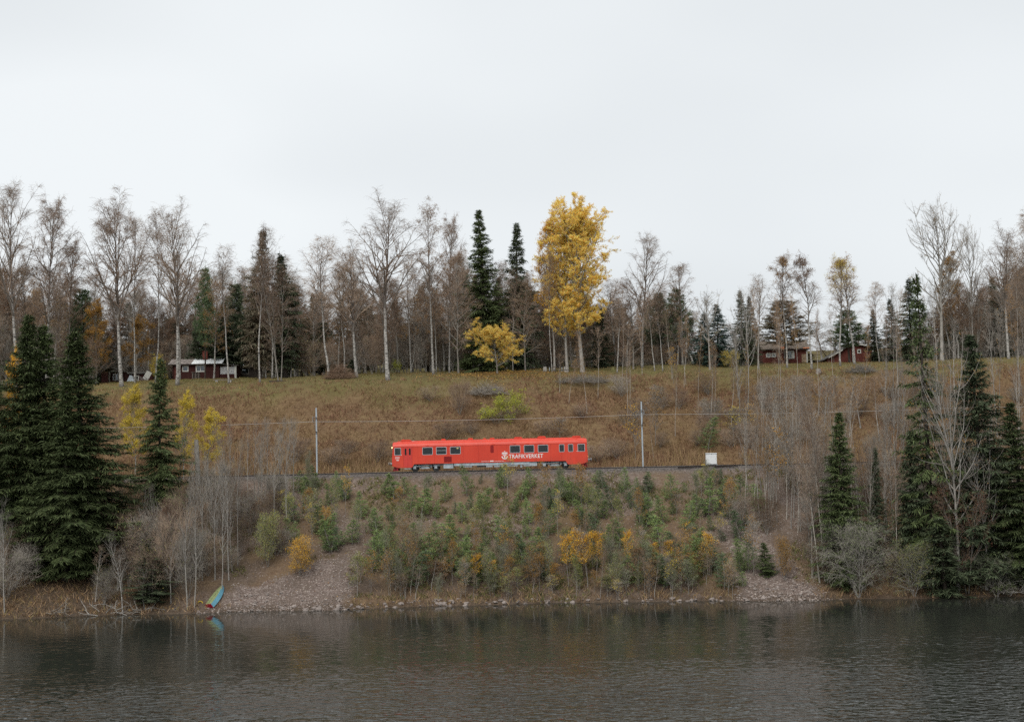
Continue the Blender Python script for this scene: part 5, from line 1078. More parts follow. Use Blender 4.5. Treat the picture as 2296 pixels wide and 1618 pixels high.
# barn with two offset white-edged roofs
h = house_at('red_barn', 1905, 246, 'dark red barn with two offset lean-to roofs edged in white', 'barn')
g = Geo(); g.prism([(-3.9, -0.6), (0.35, -0.6), (0.35, 3.0), (-0.1, 3.0), (-3.9, 1.0)], 1, 0, 5); hp('wall', g, ['falu2'], h)
g = Geo(); wall_x(g, 0.36, 3.95, -0.6, 2.75, -0.8, -0.68, [(1.25, 1.8, 1.75, 2.35)]); g.prism([(0.36, 2.751), (3.95, 2.751), (0.36, 3.35)], 1, -0.8, -0.68); g.box(0.36, 0.48, -0.68, 0, -0.6, 2.75); g.box(3.83, 3.95, -0.68, 5, -0.6, 2.7); hp('wing_wall', g, ['falu2'], h)
window(h, 1.25, 1.8, 1.75, 2.35, -0.8, 0, 0, 0.1)
for a in (0.34, 3.78): g = Geo(); g.box(a, a + 0.2, -0.85, -0.803, -0.6, 2.72); hp('corner_board', g, ['whitewood'], h)
for k in range(3): g = Geo(); g.box(-3.6 + k * 0.42, -3.52 + k * 0.42, -0.05, -0.003, -0.6, 1.0 + k * 0.2); hp('batten', g, ['greywood'], h)
g = Geo(); g.hexa([(-4.6, -0.45, 0.62), (0.2, -0.45, 3.12), (0.2, 5.3, 3.12), (-4.6, 5.3, 0.62), (-4.6, -0.45, 0.74), (0.2, -0.45, 3.24), (0.2, 5.3, 3.24), (-4.6, 5.3, 0.74)]); hp('roof', g, ['roofdark'], h)
g = Geo(); g.hexa([(-3.7, -0.52, 1.0), (-1.2, -0.52, 2.3), (-1.2, -0.455, 2.3), (-3.7, -0.455, 1.0), (-3.7, -0.52, 1.16), (-1.2, -0.52, 2.46), (-1.2, -0.455, 2.46), (-3.7, -0.455, 1.16)]); hp('bargeboard', g, ['whitewood'], h)
g = Geo(); g.hexa([(0.15, -1.2, 3.4), (4.6, -1.2, 2.6), (4.6, 5.3, 2.6), (0.15, 5.3, 3.4), (0.15, -1.2, 3.52), (4.6, -1.2, 2.72), (4.6, 5.3, 2.72), (0.15, 5.3, 3.52)]); hp('wing_roof', g, ['roofdark'], h)
g = Geo(); g.hexa([(0.1, -1.27, 3.38), (4.65, -1.27, 2.57), (4.65, -1.205, 2.57), (0.1, -1.205, 3.38), (0.1, -1.27, 3.56), (4.65, -1.27, 2.75), (4.65, -1.205, 2.75), (0.1, -1.205, 3.56)]); hp('bargeboard', g, ['whitewood'], h)

# ------------------------------------------------------------------ things around the cabins and on the meadow
x, y, z = at_depth(440, 241); e = empty('pallet_stack', (x, y, z)); tag(e, 'stack of grey wooden pallets in front of the red cabin', 'pallets')
for k in range(8):
    g = Geo(); z0 = k * 0.15
    for j in range(3): g.box(-0.6 + j * 0.53, -0.46 + j * 0.53, -0.4, 0.4, z0, z0 + 0.09)
    for j in range(5): g.box(-0.62, 0.62, -0.4 + j * 0.17, -0.28 + j * 0.17, z0 + 0.091, z0 + 0.115)
    o = hp('pallet', g, ['greywood'], e); o.rotation_euler[2] = random.Random(k).uniform(-0.06, 0.06)
g = Geo(); g.box(-0.75, 0.75, -0.5, 0.5, 1.22, 1.27); hp('cover_board', g, ['greywood'], e)
x, y, z = at_depth(330, 236)
g = Geo(); g.box(-0.45, 0.45, -0.04, 0.04, 0, 1.5); o = mobj('leaning_board', g.mesh('leaning_board', [MAT['whitewood']]), None, (x - 0.35, y, z + 0.25)); o.rotation_euler = (0.3, 0.55, 0.2); tag(o, 'pale board leaning askew on the rubbish heap by the shed', 'board')
g = Geo(); g.prism([(-0.6, 0), (0.7, 0), (0.25, 0.95), (-0.1, 1.05)], 1, -0.4, 0.4); o = mobj('tarpaulin_heap', g.mesh('tarpaulin_heap', [MAT['galv']]), None, (x - 2.7, y, z - 0.05)); tag(o, 'grey-blue tarpaulin heap between the birches by the shed', 'tarpaulin')
for k in range(6):
    r_ = random.Random(k + 40); A = np.array([x + r_.uniform(-1.6, 1.4), y - 0.5 + r_.uniform(-0.4, 0.4), z + 0.05]); B = A + np.array([r_.uniform(-1.3, 1.3), r_.uniform(-0.3, 0.3), r_.uniform(0.2, 0.9)])
    tag(tube_path([A, B], 0.05, 'greywood', 'plank', sides=4), 'loose grey plank thrown on the rubbish heap beside the leaning board', 'plank', 'planks on the rubbish heap')
# garden bench with stone feet, low plank bench
x, y, z = hit(502, 857); e = empty('garden_bench', (x, y, z)); tag(e, 'low plank bench on concrete feet under a slender birch', 'bench')
g = Geo(); g.box(-1.6, 1.6, -0.2, 0.2, 0.36, 0.43); hp('seat', g, ['greywood'], e)
for s in (-1.1, 1.0): g = Geo(); g.box(s - 0.18, s + 0.18, -0.16, 0.16, -0.15, 0.358); hp('foot', g, ['concrete'], e)
x, y, z = hit(622, 856); g = Geo(); g.box(-1.2, 1.2, -0.15, 0.15, 0.0, 0.2); o = mobj('dark_log', g.mesh('dark_log', [MAT['darkwood']]), None, (x, y, z)); tag(o, 'dark squared log lying on the grass by a forked birch', 'log')
# picnic table with concrete feet
x, y, z = at_depth(1246, 217); e = empty('picnic_table', (x, y, z)); tag(e, 'dark picnic table with long bench on the meadow below the yellow aspen', 'table')
for k in range(4): g = Geo(); g.box(-1.3, 1.3, -0.36 + k * 0.19, -0.19 + k * 0.19, 0.80, 0.85); hp('tabletop_plank', g, ['darkwood'], e)
for s in (-0.95, 0.95): g = Geo(); g.box(s - 0.04, s + 0.04, -0.3, 0.3, -0.1, 0.799); hp('leg', g, ['galv'], e)
g = Geo(); g.box(-2.0, 2.1, -1.0, -0.65, 0.22, 0.28); hp('bench_plank', g, ['darkwood'], e)
for s in (-1.7, 1.5): g = Geo(); g.box(s - 0.2, s + 0.2, -0.95, -0.7, -0.2, 0.219); hp('bench_foot', g, ['concrete'], e)
for pxx, s in ((1222, 0), (1268, 0)):
    x, y, z = at_depth(pxx, 219); g = Geo(); g.hexa([(-0.35, -0.3, -0.2), (0.35, -0.3, -0.2), (0.35, 0.3, -0.2), (-0.35, 0.3, -0.2), (-0.22, -0.2, 0.75), (0.22, -0.2, 0.75), (0.22, 0.2, 0.75), (-0.22, 0.2, 0.75)])
    tag(mobj('concrete_block', g.mesh('concrete_block', [MAT['concrete']]), None, (x, y, z)), 'tapered grey concrete block standing behind the picnic bench', 'block', 'concrete blocks at the picnic place')
# stumps
for pxx, pyy, lab in ((1187, 828, 'pale weathered tree stump on the meadow edge below the maple'), (1375, 832, 'mossy tree stump on the slope edge below the birches'), (1835, 836, 'dark broken stump at the foot of the thick white birch')):
    x, y, z = hit(pxx, pyy); g = Geo(); g.lathe((0, 0, 0), 2, [(0.55, -0.2), (0.42, 0.1), (0.34, 0.35), (0.31, 0.55), (0.2, 0.6), (0.001, 0.5)], 9)
    r_ = np.random.default_rng(pxx); g.V[0] = g.V[0] * r_.uniform(0.8, 1.2, g.V[0].shape); tag(mobj('tree_stump', g.mesh('tree_stump', [MAT['moss' if pxx == 1375 else 'greywood']]), None, (x, y, z)), lab, 'stump')
def brush(name, px, py, wpx, hpx, mat, label, n=420, seed=1):
    x, y, z = hit(px, py); k = y / FPX; W, Hh = wpx * k / 2, hpx * k; r_ = np.random.default_rng(seed)
    a = r_.uniform(0, 6.28, n); rr = np.sqrt(r_.random(n)); b = np.stack([x + np.cos(a) * rr * W, y + np.sin(a) * rr * W * 0.6, z + Hh * (1 - rr ** 1.5) * r_.random(n)], 1)
    d = np.stack([r_.normal(size=n), r_.normal(size=n) * 0.6, r_.uniform(-0.1, 0.7, n)], 1); P = grow(r_, b, d, r_.uniform(0.5, 1.5, n), 3, -0.05, 0.2)
    g = Geo(); g.tubes(P, 0.016 * np.ones((n, 4)), 3); tag(mobj(name, g.mesh(name, [MAT[mat]])), label, 'brush')
brush('brush_pile', 762, 848, 62, 34, 't_red', 'dark heap of cut branches at the foot of a bent birch', 900, 3)
brush('brush_pile', 1092, 885, 90, 24, 't_grey', 'sprawling pile of grey cut branches beside the lime green bush', 800, 4)
brush('brush_pile', 1305, 858, 110, 14, 't_grey', 'flat swathe of grey slash along the slope edge below the aspen', 900, 5)
brush('brush_pile', 1930, 835, 60, 16, 't_pale', 'pale branch litter in front of the barn', 400, 6)
# rowing boat lying keel up on the shore
bx, by, bz = hit(470, 1362); e = empty('rowing_boat', (bx, by, bz)); tag(e, 'upturned turquoise rowing boat with sage bottom and red transom on the shore', 'boat')
L, n = 4.6, 12; U = np.linspace(0, 1, n)
def bw(u): return 0.70 * (np.sin(np.pi * (0.30 + 0.70 * u)) ** 0.75 if u < 0.999 else 0.0) + (0.02 if u > 0.99 else 0)
def bt(u): return bw(u) * 0.66
hull = Geo(); bot = Geo(); Zb = lambda u: 0.55 + 0.06 * u - 0.35 * max(0, u - 0.8) ** 1.5 * 2; Zg = lambda u: 0.02 - 0.03 * math.sin(u * math.pi)
for s in (-1, 1):
    V = [(s * bw(u), u * L, Zg(u)) for u in U] + [(s * bt(u), u * L * 0.985 + 0.02, Zb(u)) for u in U]
    hull.add(V, [(i, i + 1, n + i + 1, n + i) for i in range(n - 1)], 0, True)
V = [(-bt(u), u * L * 0.985 + 0.02, Zb(u)) for u in U] + [(0, u * L * 0.985 + 0.02, Zb(u) + 0.05) for u in U] + [(bt(u), u * L * 0.985 + 0.02, Zb(u)) for u in U]
bot.add(V, [(i, i + 1, n + i + 1, n + i) for i in range(n - 1)] + [(n + i, n + i + 1, 2 * n + i + 1, 2 * n + i) for i in range(n - 1)], 0, True)
hp('hull_side', hull, ['boatblue'], e); bo_ = hp('bottom', bot, ['boatgreen'], e)
g = Geo(); g.box(-0.03, 0.03, 0.3, L * 0.93, 0.58, 0.66); hp('keel', g, ['boatgreen'], bo_)
g = Geo(); g.prism([(-bw(0), 0.02), (bw(0), 0.02), (bt(0), 0.55), (0, 0.6), (-bt(0), 0.55)], 1, -0.03, 0.015); hp('transom', g, ['boatred'], e)
tip_ = hit(500, 1321); dx, dy = tip_[0] - bx, tip_[1] - by; e.rotation_euler = Matrix.Rotation(0, 3, 'X').to_euler()
yaw = math.atan2(-dx, dy); pit = math.atan2(tip_[2] - bz, math.hypot(dx, dy)); e.rotation_euler = (Matrix.Rotation(yaw, 3, 'Z') @ Matrix.Rotation(pit, 3, 'X') @ Matrix.Rotation(-0.12, 3, 'Y')).to_euler()
sc_ = math.dist(tip_, (bx, by, bz)) / L; e.scale = (max(0.8, min(1.3, sc_)),) * 3
x, y, z = hit(449, 1353); a = np.linspace(0, np.pi, 9); tag(tube_path(np.stack([0.25 * np.cos(a), 0 * a, 0.22 * np.sin(a)], 1) + np.array([x, y, z]), 0.05, 'yellowp', 'rope_loop'), 'small yellow loop lying beside the upturned boat', 'rope')
# ------------------------------------------------------------------ trees and bushes
RT = random.Random(99)
def T(proto, px, base, top, hwp, label, cat='tree', group=None, **k):
    """base: picture row of the foot (above 400) or distance in metres; top: picture row of the top; hwp: half crown width in picture pixels"""
    p = hit(px, base) if base > 400 else at_depth(px, base)
    H = height_to(p, top); return plant(PR[proto], p, H, hwp * p[1] / FPX if hwp else None, label, cat, group, rng=RT, **k)

# --- tall trees along the meadow
T('birch1', 38, 222, 393, 76, 'tallest bare birch with forked crown rising behind the lakeside spruces')
T('birch2', 104, 224, 425, 66, 'bare drooping birch next to the tallest forked birch')
T('birch2', 152, 230, 520, 44, 'brownish bare birch left of the pine behind the porch shed', c0='t_red')
T('birch3', 273, 213, 420, 78, 'large white-trunked bare birch in front of the porch shed')
T('birch4', 303, 222, 480, 36, 'slimmer bare birch standing by the porch shed beside the large one')
T('birch5', 349, 220, 468, 34, 'thin grey-trunked birch between the shed and the white-roofed cabin')
T('birch3', 398, 214, 440, 72, 'large bare birch with white trunk before the white-roofed cabin')
T('birch4', 404, 238, 560, 30, 'short-crowned birch rising right behind the cabin roof')
T('birch5', 513, 214, 545, 36, 'slender grey birch standing beside the low plank bench')
T('birch4', 583, 209, 498, 36, 'straight white birch in front of the brown-needled spruce', c0='t_birch')
T('alder', 628, 211, 520, 44, 'forked clump of leaning grey trunks by the dark log', cat='tree')
T('birch4', 610, 222, 560, 34, 'leaning grey birch beside the forked clump')
T('birch5', 738, 211, 527, 48, 'bent birch standing behind the dark heap of cut branches')
T('birch3', 800, 212, 535, 62, 'white birch with wide spreading arms next to the round dark shrub')
T('birch3', 870, 210, 416, 84, 'tall solitary bare birch with wide open crown on the meadow')
T('birch_brown', 972, 216, 437, 52, 'drooping birch still holding brown leaves', c1='rust')
T('birch_brown', 922, 226, 570, 34, 'orange-brown leaved birch next to the drooping brown birch', c1='ochre')
T('alder2', 1028, 220, 545, 44, 'grey many-stemmed tree right of the drooping brown birch', c0='t_birch')
T('birch2', 1008, 224, 470, 40, 'bare birch with one long arched branch')
T('spruce2', 1088, 224, 468, 54, 'tall dark green spruce behind the small yellow maple', c1='spruce')
T('spruce3', 1165, 226, 497, 46, 'second tall spruce with brownish lower branches', c1='spruce_dk')
T('alder2', 1178, 217, 620, 38, 'bare grey tree before the spruce with brownish lower branches')
T('birch5', 1150, 219, 600, 26, 'white-footed birch right of the small yellow maple')
T('maple', 1115, 213, 712, 55, 'small round golden yellow maple on the meadow edge')
T('birch5', 1238, 214, 560, 20, 'white-trunked birch standing before the narrow orange-yellow aspen')
T('aspen_left', 1243, 218, 470, 40, 'narrow orange-yellow aspen leaning on the big yellow aspen')
T('aspen_yellow', 1306, 215, 428, 72, 'tall brilliant yellow aspen towering over the meadow')
T('aspen_yellow', 1272, 217, 478, 52, 'lower yellow aspen crown merging with the tall yellow aspen')
T('birch1', 1440, 222, 518, 54, 'tall bare birch right of the yellow aspen')
T('birch4', 1530, 228, 585, 38, 'bare birch with bent top above the pines')
T('birch5', 1384, 214, 640, 30, 'thin white birch at the mossy stump')
T('birch5', 1468, 215, 650, 24, 'white birch of a close pair, the one towards the mossy stump')
T('birch5', 1486, 214.5, 655, 24, 'white birch of a close pair, the one towards the bluish spruces')
T('alder2', 1420, 219, 615, 38, 'dark reddish bare tree with berry-coloured top', c0='t_red', c1='red')
T('aspen_bare', 1592, 214, 640, 36, 'thin aspen with a few yellow leaves before the bluish spruces', c1='lemon')
T('spruce3', 1610, 222, 680, 38, 'bluish spruce with dense broad skirt', c1='spruce_bl')
T('spruce3', 1582, 226, 700, 34, 'bluish spruce with narrower top behind the aspen', c1='spruce_bl')
T('spruce3', 1664, 224, 650, 28, 'dark spruce left of the tiled cottage', c1='spruce_dk')
T('spruce3', 1684, 230, 662, 26, 'brownish dark spruce behind the slim birches near the cottage', c1='spruce_br')
T('birch_top', 1765, 216, 563, 38, 'birch with yellow-tipped crown in front of the tiled cottage')
T('birch_top', 1820, 211, 560, 42, 'thick white birch with orange-tinged top between cottage and barn', c1='rust')
T('birch_top', 1884, 217, 565, 38, 'yellow-topped birch in front of the barn', c1='lemon')
T('birch_top', 1916, 221, 568, 44, 'wide yellow-topped birch over the barn roof', c1='ochre')
T('birch5', 1700, 214, 612, 30, 'slim pale birch left of the cottage window')
T('birch5', 1972, 228, 630, 22, 'thin bare birch right of the barn')
T('aspen_bare', 2112, 222, 430, 66, 'tall bare aspen with upswept grey branches above the gappy spruce')
T('aspen_bare', 2182, 226, 480, 36, 'narrow bare aspen next to the tallest upswept aspen')
T('aspen_left', 2142, 232, 560, 34, 'half-bare aspen with sparse yellow leaves between the upswept aspens', c1='ochre')
T('birch3', 2262, 218, 490, 56, 'dark bare birch with crooked limbs at the wood edge')
T('birch2', 2310, 222, 462, 50, 'bare birch on the far side of the crooked birch')
T('spruce3', 2045, 226, 622, 36, 'dark spruce left of the upswept aspens', c1='spruce_dk')
T('spruce3', 2000, 234, 668, 28, 'small dark spruce right of the barn', c1='spruce_dk')
T('spruce3', 1961, 238, 692, 20, 'smallest spruce top beyond the barn', c1='spruce_dk')
T('spruce_br', 583, 224, 505, 46, 'tall brown-needled spruce in the wood beside the dark shed')
T('spruce_br', 640, 227, 560, 48, 'dark spruce behind the forked clump of trunks', c1='spruce_dk')
T('spruce2', 2240, 236, 655, 46, 'broad dark spruce behind the crooked birch', c1='spruce_dk')
T('pine1', 190, 234, 640, 32, 'bushy dark green pine behind the porch shed')
T('pine1', 460, 240, 590, 22, 'narrow green pine top behind the white-roofed cabin')
T('pine1', 1525, 232, 640, 30, 'green pine behind the pair of white birches')
T('pine1', 1765, 236, 668, 52, 'broad round pine behind the tiled cottage roof', c1='spruce_br')
T('pine1', 1905, 238, 690, 34, 'light green pine behind the barn', c1='pine')
T('pine1', 1480, 236, 650, 30, 'dark pine behind the white birch pair', c1='spruce_dk')
T('spruce3', 1350, 224, 690, 26, 'small dark spruce right of the yellow aspen trunk', c1='spruce_dk')
T('aspen_lemon', 215, 232, 665, 34, 'ochre-leaved tree behind the large white-trunked birch', c1='ochre')
T('aspen_lemon', 305, 236, 700, 34, 'lower ochre-leaved tree over the porch shed', c1='ochre')
T('birch_brown', 480, 236, 620, 40, 'orange-brown leaved tree right of the narrow pine', c1='ochre')
T('limebush', 352, 238, 790, 22, 'yellow-green bush beside the white-roofed cabin', 'bush', c1='lemon')
T('spruce_y', 791, 222, 806, 15, 'round dark evergreen shrub at the wood edge', 'shrub', c1='spruce_dk')
T('limebush', 890, 228, 803, 14, 'small lime bush behind the tall solitary birch', 'bush')
T('bushgold', 1638, 218, 782, 18, 'small yellow bush below the bluish spruce', 'bush', c1='lemon')
T('bushgold', 685, 238, 782, 22, 'yellow undergrowth glowing behind the forked clump', 'bush', c1='ochre')
def near(px, table): return next(t for lim, t in table if px < lim)
WOOD = [(130, 'behind the tall lakeside spruces'), (340, 'behind the porch shed'), (560, 'behind the white-roofed cabin'), (700, 'around the brown-needled spruce'), (840, 'behind the heap of cut branches'), (1040, 'behind the tall solitary birch'), (1220, 'behind the small yellow maple'), (1380, 'behind the yellow aspen'), (1550, 'behind the white birch pair'), (1690, 'behind the bluish spruces'), (1830, 'behind the tiled cottage'), (1990, 'behind the barn'), (2200, 'behind the upswept aspens'), (9999, 'behind the crooked birch')]
BANK = [(760, 'above the scree fan beside the boat'), (900, 'ahead of the railcar'), (1010, 'below the lit headlamp'), (1120, 'below the middle of the railcar'), (1230, 'below the white lettering'), (1340, 'below the rear cab of the railcar'), (1480, 'below the mast behind the railcar'), (1620, 'below the white cabinet'), (9999, 'above the scree fan below the cabinet')]
RIGHT = [(1820, 'above the scree fan below the cabinet'), (1960, 'around the spruce with regular tiers'), (2080, 'behind the willow bush'), (2180, 'around the gappy spruce'), (9999, 'around the dense lakeside spruce')]
LEFT = [(120, 'under the tall lakeside spruces'), (250, 'under the broad spruce'), (380, 'beside the dark young spruce'), (480, 'near the upturned boat'), (9999, 'between boat and scree')]
def level(py): return 'high on the bank' if py < 1170 else 'halfway up the bank' if py < 1250 else 'low on the bank'
TW = {'t_birch': 'brown', 't_red': 'reddish-brown', 't_grey': 'grey', 't_pale': 'pale grey'}
LV = {'olive': 'olive', 'ochre': 'ochre', 'willow': 'grey-green', 'gold': 'golden', 'lemon': 'yellow', 'rust': 'rusty', 'pine_sap': 'bluish-green', 'pine': 'dark green', 'spruce_dk': 'dark green', 'spruce_br': 'brownish'}
# bare thicket of the wood behind
tall = ['birch4', 'birch5', 'alder', 'alder2', 'birch2', 'birch_brown', 'birch_brown']
def skyline(px):
    return float(np.interp(px, [-40, 150, 260, 480, 640, 760, 900, 1040, 1200, 1330, 1500, 1620, 1760, 1900, 2000, 2080, 2200, 2340], [560, 590, 650, 610, 570, 610, 610, 570, 610, 630, 640, 730, 735, 735, 735, 680, 580, 540]))
for i in range(290):
    px = -60 + 2420 * (i + RT.random()) / 290; Y = RT.uniform(224, 275)
    if 1540 < px < 2040 and RT.random() < 0.4: continue
    if 1690 < px < 1965 or 215 < px < 585: Y = RT.uniform(254, 272)
    k = RT.choice(tall); tw = RT.choice(['t_birch', 't_red', 't_grey', 't_birch']); T(k, px, Y, skyline(px) + RT.uniform(-20, 110), RT.uniform(28, 46), 'bare %s-twigged %s in the wood %s' % (TW[tw], {'b': 'birch', 'a': 'alder'}[k[0]] + (' clump' if k == 'alder' else ''), near(px, WOOD)), 'tree', 'bare trees of the wood', c0=tw, c1=RT.choice(['rust', 'ochre', 'rust']) if k == 'birch_brown' else None)
for i in range(110):
    px = -60 + 2420 * (i + RT.random()) / 110; k = RT.choice(['spruce3', 'spruce3', 'pine2', 'spruce_br'])
    nd = RT.choice(['spruce_dk', 'spruce_dk', 'spruce_br']); T(k, px, RT.uniform(246, 285), skyline(px) + RT.uniform(25, 130), RT.uniform(26, 40), '%s %s deep in the wood %s' % (LV[nd], k[:4] if k[0] == 'p' else 'spruce', near(px, WOOD)), 'tree', 'dark conifers deep in the wood', c1=nd)
for i in range(150):
    px = -60 + 2420 * (i + RT.random()) / 150
    T(RT.choice(['bush', 'bush2']), px, RT.uniform(226, 250) if not (1690 < px < 1970 or 215 < px < 585) else RT.uniform(253, 262), skyline(px) + RT.uniform(110, 165), RT.uniform(24, 40), 'leafless undergrowth bush at the foot of the wood ' + near(px, WOOD), 'bush', 'undergrowth bushes of the wood', c0=RT.choice(['t_red', 't_birch', 't_grey']))

# --- white birch saplings on the slope above the track
for px, py, top in ((1316, 926, 735), (1341, 893, 730), (1395, 885, 690), (1408, 950, 770), (1413, 915, 720), (1466, 1040, 900), (1507, 850, 690), (1514, 978, 800), (1534, 868, 700), (1538, 862, 705), (1566, 900, 730), (1595, 965, 760), (1603, 948, 770), (1640, 955, 800), (1700, 862, 620), (1706, 864, 640), (1745, 945, 690), (1752, 947, 660), (1790, 870, 650), (1836, 890, 690), (1870, 880, 700), (1940, 905, 720), (1985, 890, 700), (2015, 910, 720), (1276, 905, 800), (1440, 842, 690), (1255, 880, 790)):
    T(RT.choice(['sap1', 'sap2', 'sap3']), px, py, top, RT.uniform(13, 20), 'white birch sapling on the slope above the railway, ' + near(px, [(1330, 'above the rear cab of the railcar'), (1460, 'above the mast behind the railcar'), (1620, 'above the white cabinet'), (1720, 'below the bluish spruces'), (1830, 'in front of the tiled cottage'), (9999, 'in front of the barn')]), 'sapling', 'white birch saplings above the railway')
for px, py, top, hw in ((1425, 1035, 900, 24), (1470, 1000, 870, 26), (1510, 860, 775, 14), (1645, 1000, 905, 26), (1680, 985, 900, 22), (1255, 985, 930, 20)):
    T('lgold2', px, py, top, hw, 'thin yellow-leaved sapling among the birches above the railway', 'sapling', 'yellow saplings above the railway', c1=RT.choice(['gold', 'lemon', 'ochre']))
T('limebush', 1150, 940, 868, 40, 'lime green bush on the slope above the railcar', 'bush', c1='lime'); T('limebush', 1112, 952, 898, 34, 'lower lime green bush spreading beside the larger one', 'bush', c1='lime')
T('pinesap1', 1588, 1010, 930, 22, 'young green pine behind the white trackside cabinet', 'sapling')
for px, py, h, hw, c in ((665, 1035, 60, 40, 'ochre'), (740, 1045, 50, 36, 'ochre'), (845, 1035, 55, 36, 'ochre'), (780, 1020, 40, 30, 'olive'), (1000, 985, 45, 36, 'olive'), (1060, 975, 40, 30, 'rust'), (1340, 1035, 45, 34, 'olive'), (1385, 1030, 55, 34, 'ochre'), (1690, 1010, 70, 34, 'ochre'), (1560, 1000, 45, 32, 'olive'), (965, 900, 40, 30, 'olive'), (1030, 930, 85, 26, 'rust'), (1220, 975, 40, 30, 'lemon'), (1640, 1005, 50, 30, 'olive')):
    T('bush', px, py, py - h, hw, 'scrubby bush with few %s leaves behind the track, %s' % (LV[c], near(px, [(720, 'left of the first mast'), (880, 'ahead of the railcar'), (1330, 'above the railcar roof'), (9999, 'past the rear cab of the railcar')])), 'bush', 'scrub behind the track', c0='t_birch', c1=c)

for i in range(40):
    px = RT.uniform(1300, 2290); py = RT.uniform(880, 1025)
    T('bush', px, py, py - RT.uniform(30, 62), RT.uniform(22, 40), 'low brown bush above the track, ' + near(px, [(1460, 'around the mast behind the railcar'), (1660, 'above the white cabinet')] + RIGHT), 'bush', 'thicket above the right end of the track', c0=RT.choice(['t_grey', 't_birch', 't_grey']), c1=RT.choice(['ochre', 'rust', 'olive', 'lemon']))
# --- lakeside spruces, left
T('spruce1', 46, 158, 703, 104, 'tall lakeside spruce beside the yellow-leaved birch')
T('aspen_lemon', 24, 166, 768, 26, 'small yellow-leaved birch poking out between the tall lakeside spruces', c1='gold')
T('spruce1', 106, 160, 728, 100, 'tall lakeside spruce standing between two others')
T('spruce1', 192, 157, 742, 124, 'broad lakeside spruce beside the yellow aspens')
T('spruce2', 146, 154, 850, 80, 'shorter spruce wedged between the tall lakeside spruces')
T('spruce1', -12, 162, 770, 80, 'lakeside spruce half hidden behind the one beside the yellow-leaved birch')
T('spruce_slim', 363, 1190, 800, 58, 'slim freestanding spruce in front of the railway line')
T('spruce_gap', 338, 1350, 1215, 52, 'dark young spruce at the water by the fallen branches', c1='spruce_dk')
T('aspen_lemon', 303, 1070, 856, 36, 'yellow aspen between the broad spruce and the slim spruce', c1='lemon')
T('aspen_lemon', 412, 1075, 868, 26, 'narrow yellow aspen right behind the slim spruce', c1='lemon')
T('aspen_lemon', 466, 1070, 908, 32, 'yellow aspen standing by the railway near the broken snag', c1='lemon')
T('rowan', 345, 1300, 1110, 50, 'reddish leafless rowan under the slim spruce')
# --- right lakeside wood
T('spruce2', 1893, 1312, 922, 62, 'lakeside spruce with regular tiers at the edge of the wood beyond the cabinet')
T('spruce_gap', 2092, 1300, 608, 66, 'tallest gappy spruce of the wood beyond the cabinet')
T('spruce2', 2208, 1300, 748, 92, 'tall dense spruce in the wood beyond the cabinet', c1='spruce_dk')
T('spruce2', 2296, 1312, 900, 84, 'bright green spruce beside the bleached root tangle')
T('spruce3', 2054, 1290, 960, 50, 'dark narrow spruce beside the gappy spruce', c1='spruce_dk')
T('spruce3', 1972, 1270, 1000, 26, 'thin young spruce behind the willow bush', c1='spruce_dk')
T('spruce_y', 2120, 1332, 1160, 60, 'low bushy spruce at the waterline below the pale aspen', c1='spruce_dk')
T('spruce_y', 1720, 1288, 1215, 22, 'small green spruce beside the scree fan', c1='spruce')
T('willow', 1925, 1338, 1150, 84, 'grey-green willow bush hanging over the water', 'bush')
T('willow', 2050, 1336, 1200, 54, 'smaller olive willow at the waterline', 'bush', c1='olive')
T('willow', 2235, 1338, 1230, 48, 'sparse green alder bush by the bleached roots', 'bush', c1='willow')
T('rowan', 2170, 1330, 1040, 58, 'reddish bare rowan thicket below the pale aspen')
T('aspen_bare', 2148, 1326, 745, 66, 'pale grey bare aspen with wide branches before the dark spruces', tm='pale', c0='t_pale')
T('aspen_bare', 2212, 1322, 960, 46, 'pale bare tree with drooping branches in front of the dense spruce', tm='pale', c0='t_pale')
T('pole2', 2010, 1210, 800, 30, 'leaning pale trunk left of the gappy spruce')
for px, py, top, lx, lab in ((1838, 1306, 1000, -0.13, 'leaning white birch trunk at the water beside its twin, the lower one'), (1850, 1302, 880, -0.09, 'leaning white birch trunk at the water, the taller of the twins')):
    T('birch5', px, py, top, 30, lab, tilt=(0, lx), tm='sapbark')
T('lgold2', 1742, 1170, 950, 34, 'golden birch hanging over the end of the track', c1='ochre')
T('bushgold', 1760, 1300, 1195, 24, 'small ochre bush near the scree fan below the cabinet', 'bush', c1='ochre')
T('lgold2', 1690, 1290, 1145, 22, 'ochre-leaved sapling by the scree fan below the cabinet', 'sapling', c1='ochre')

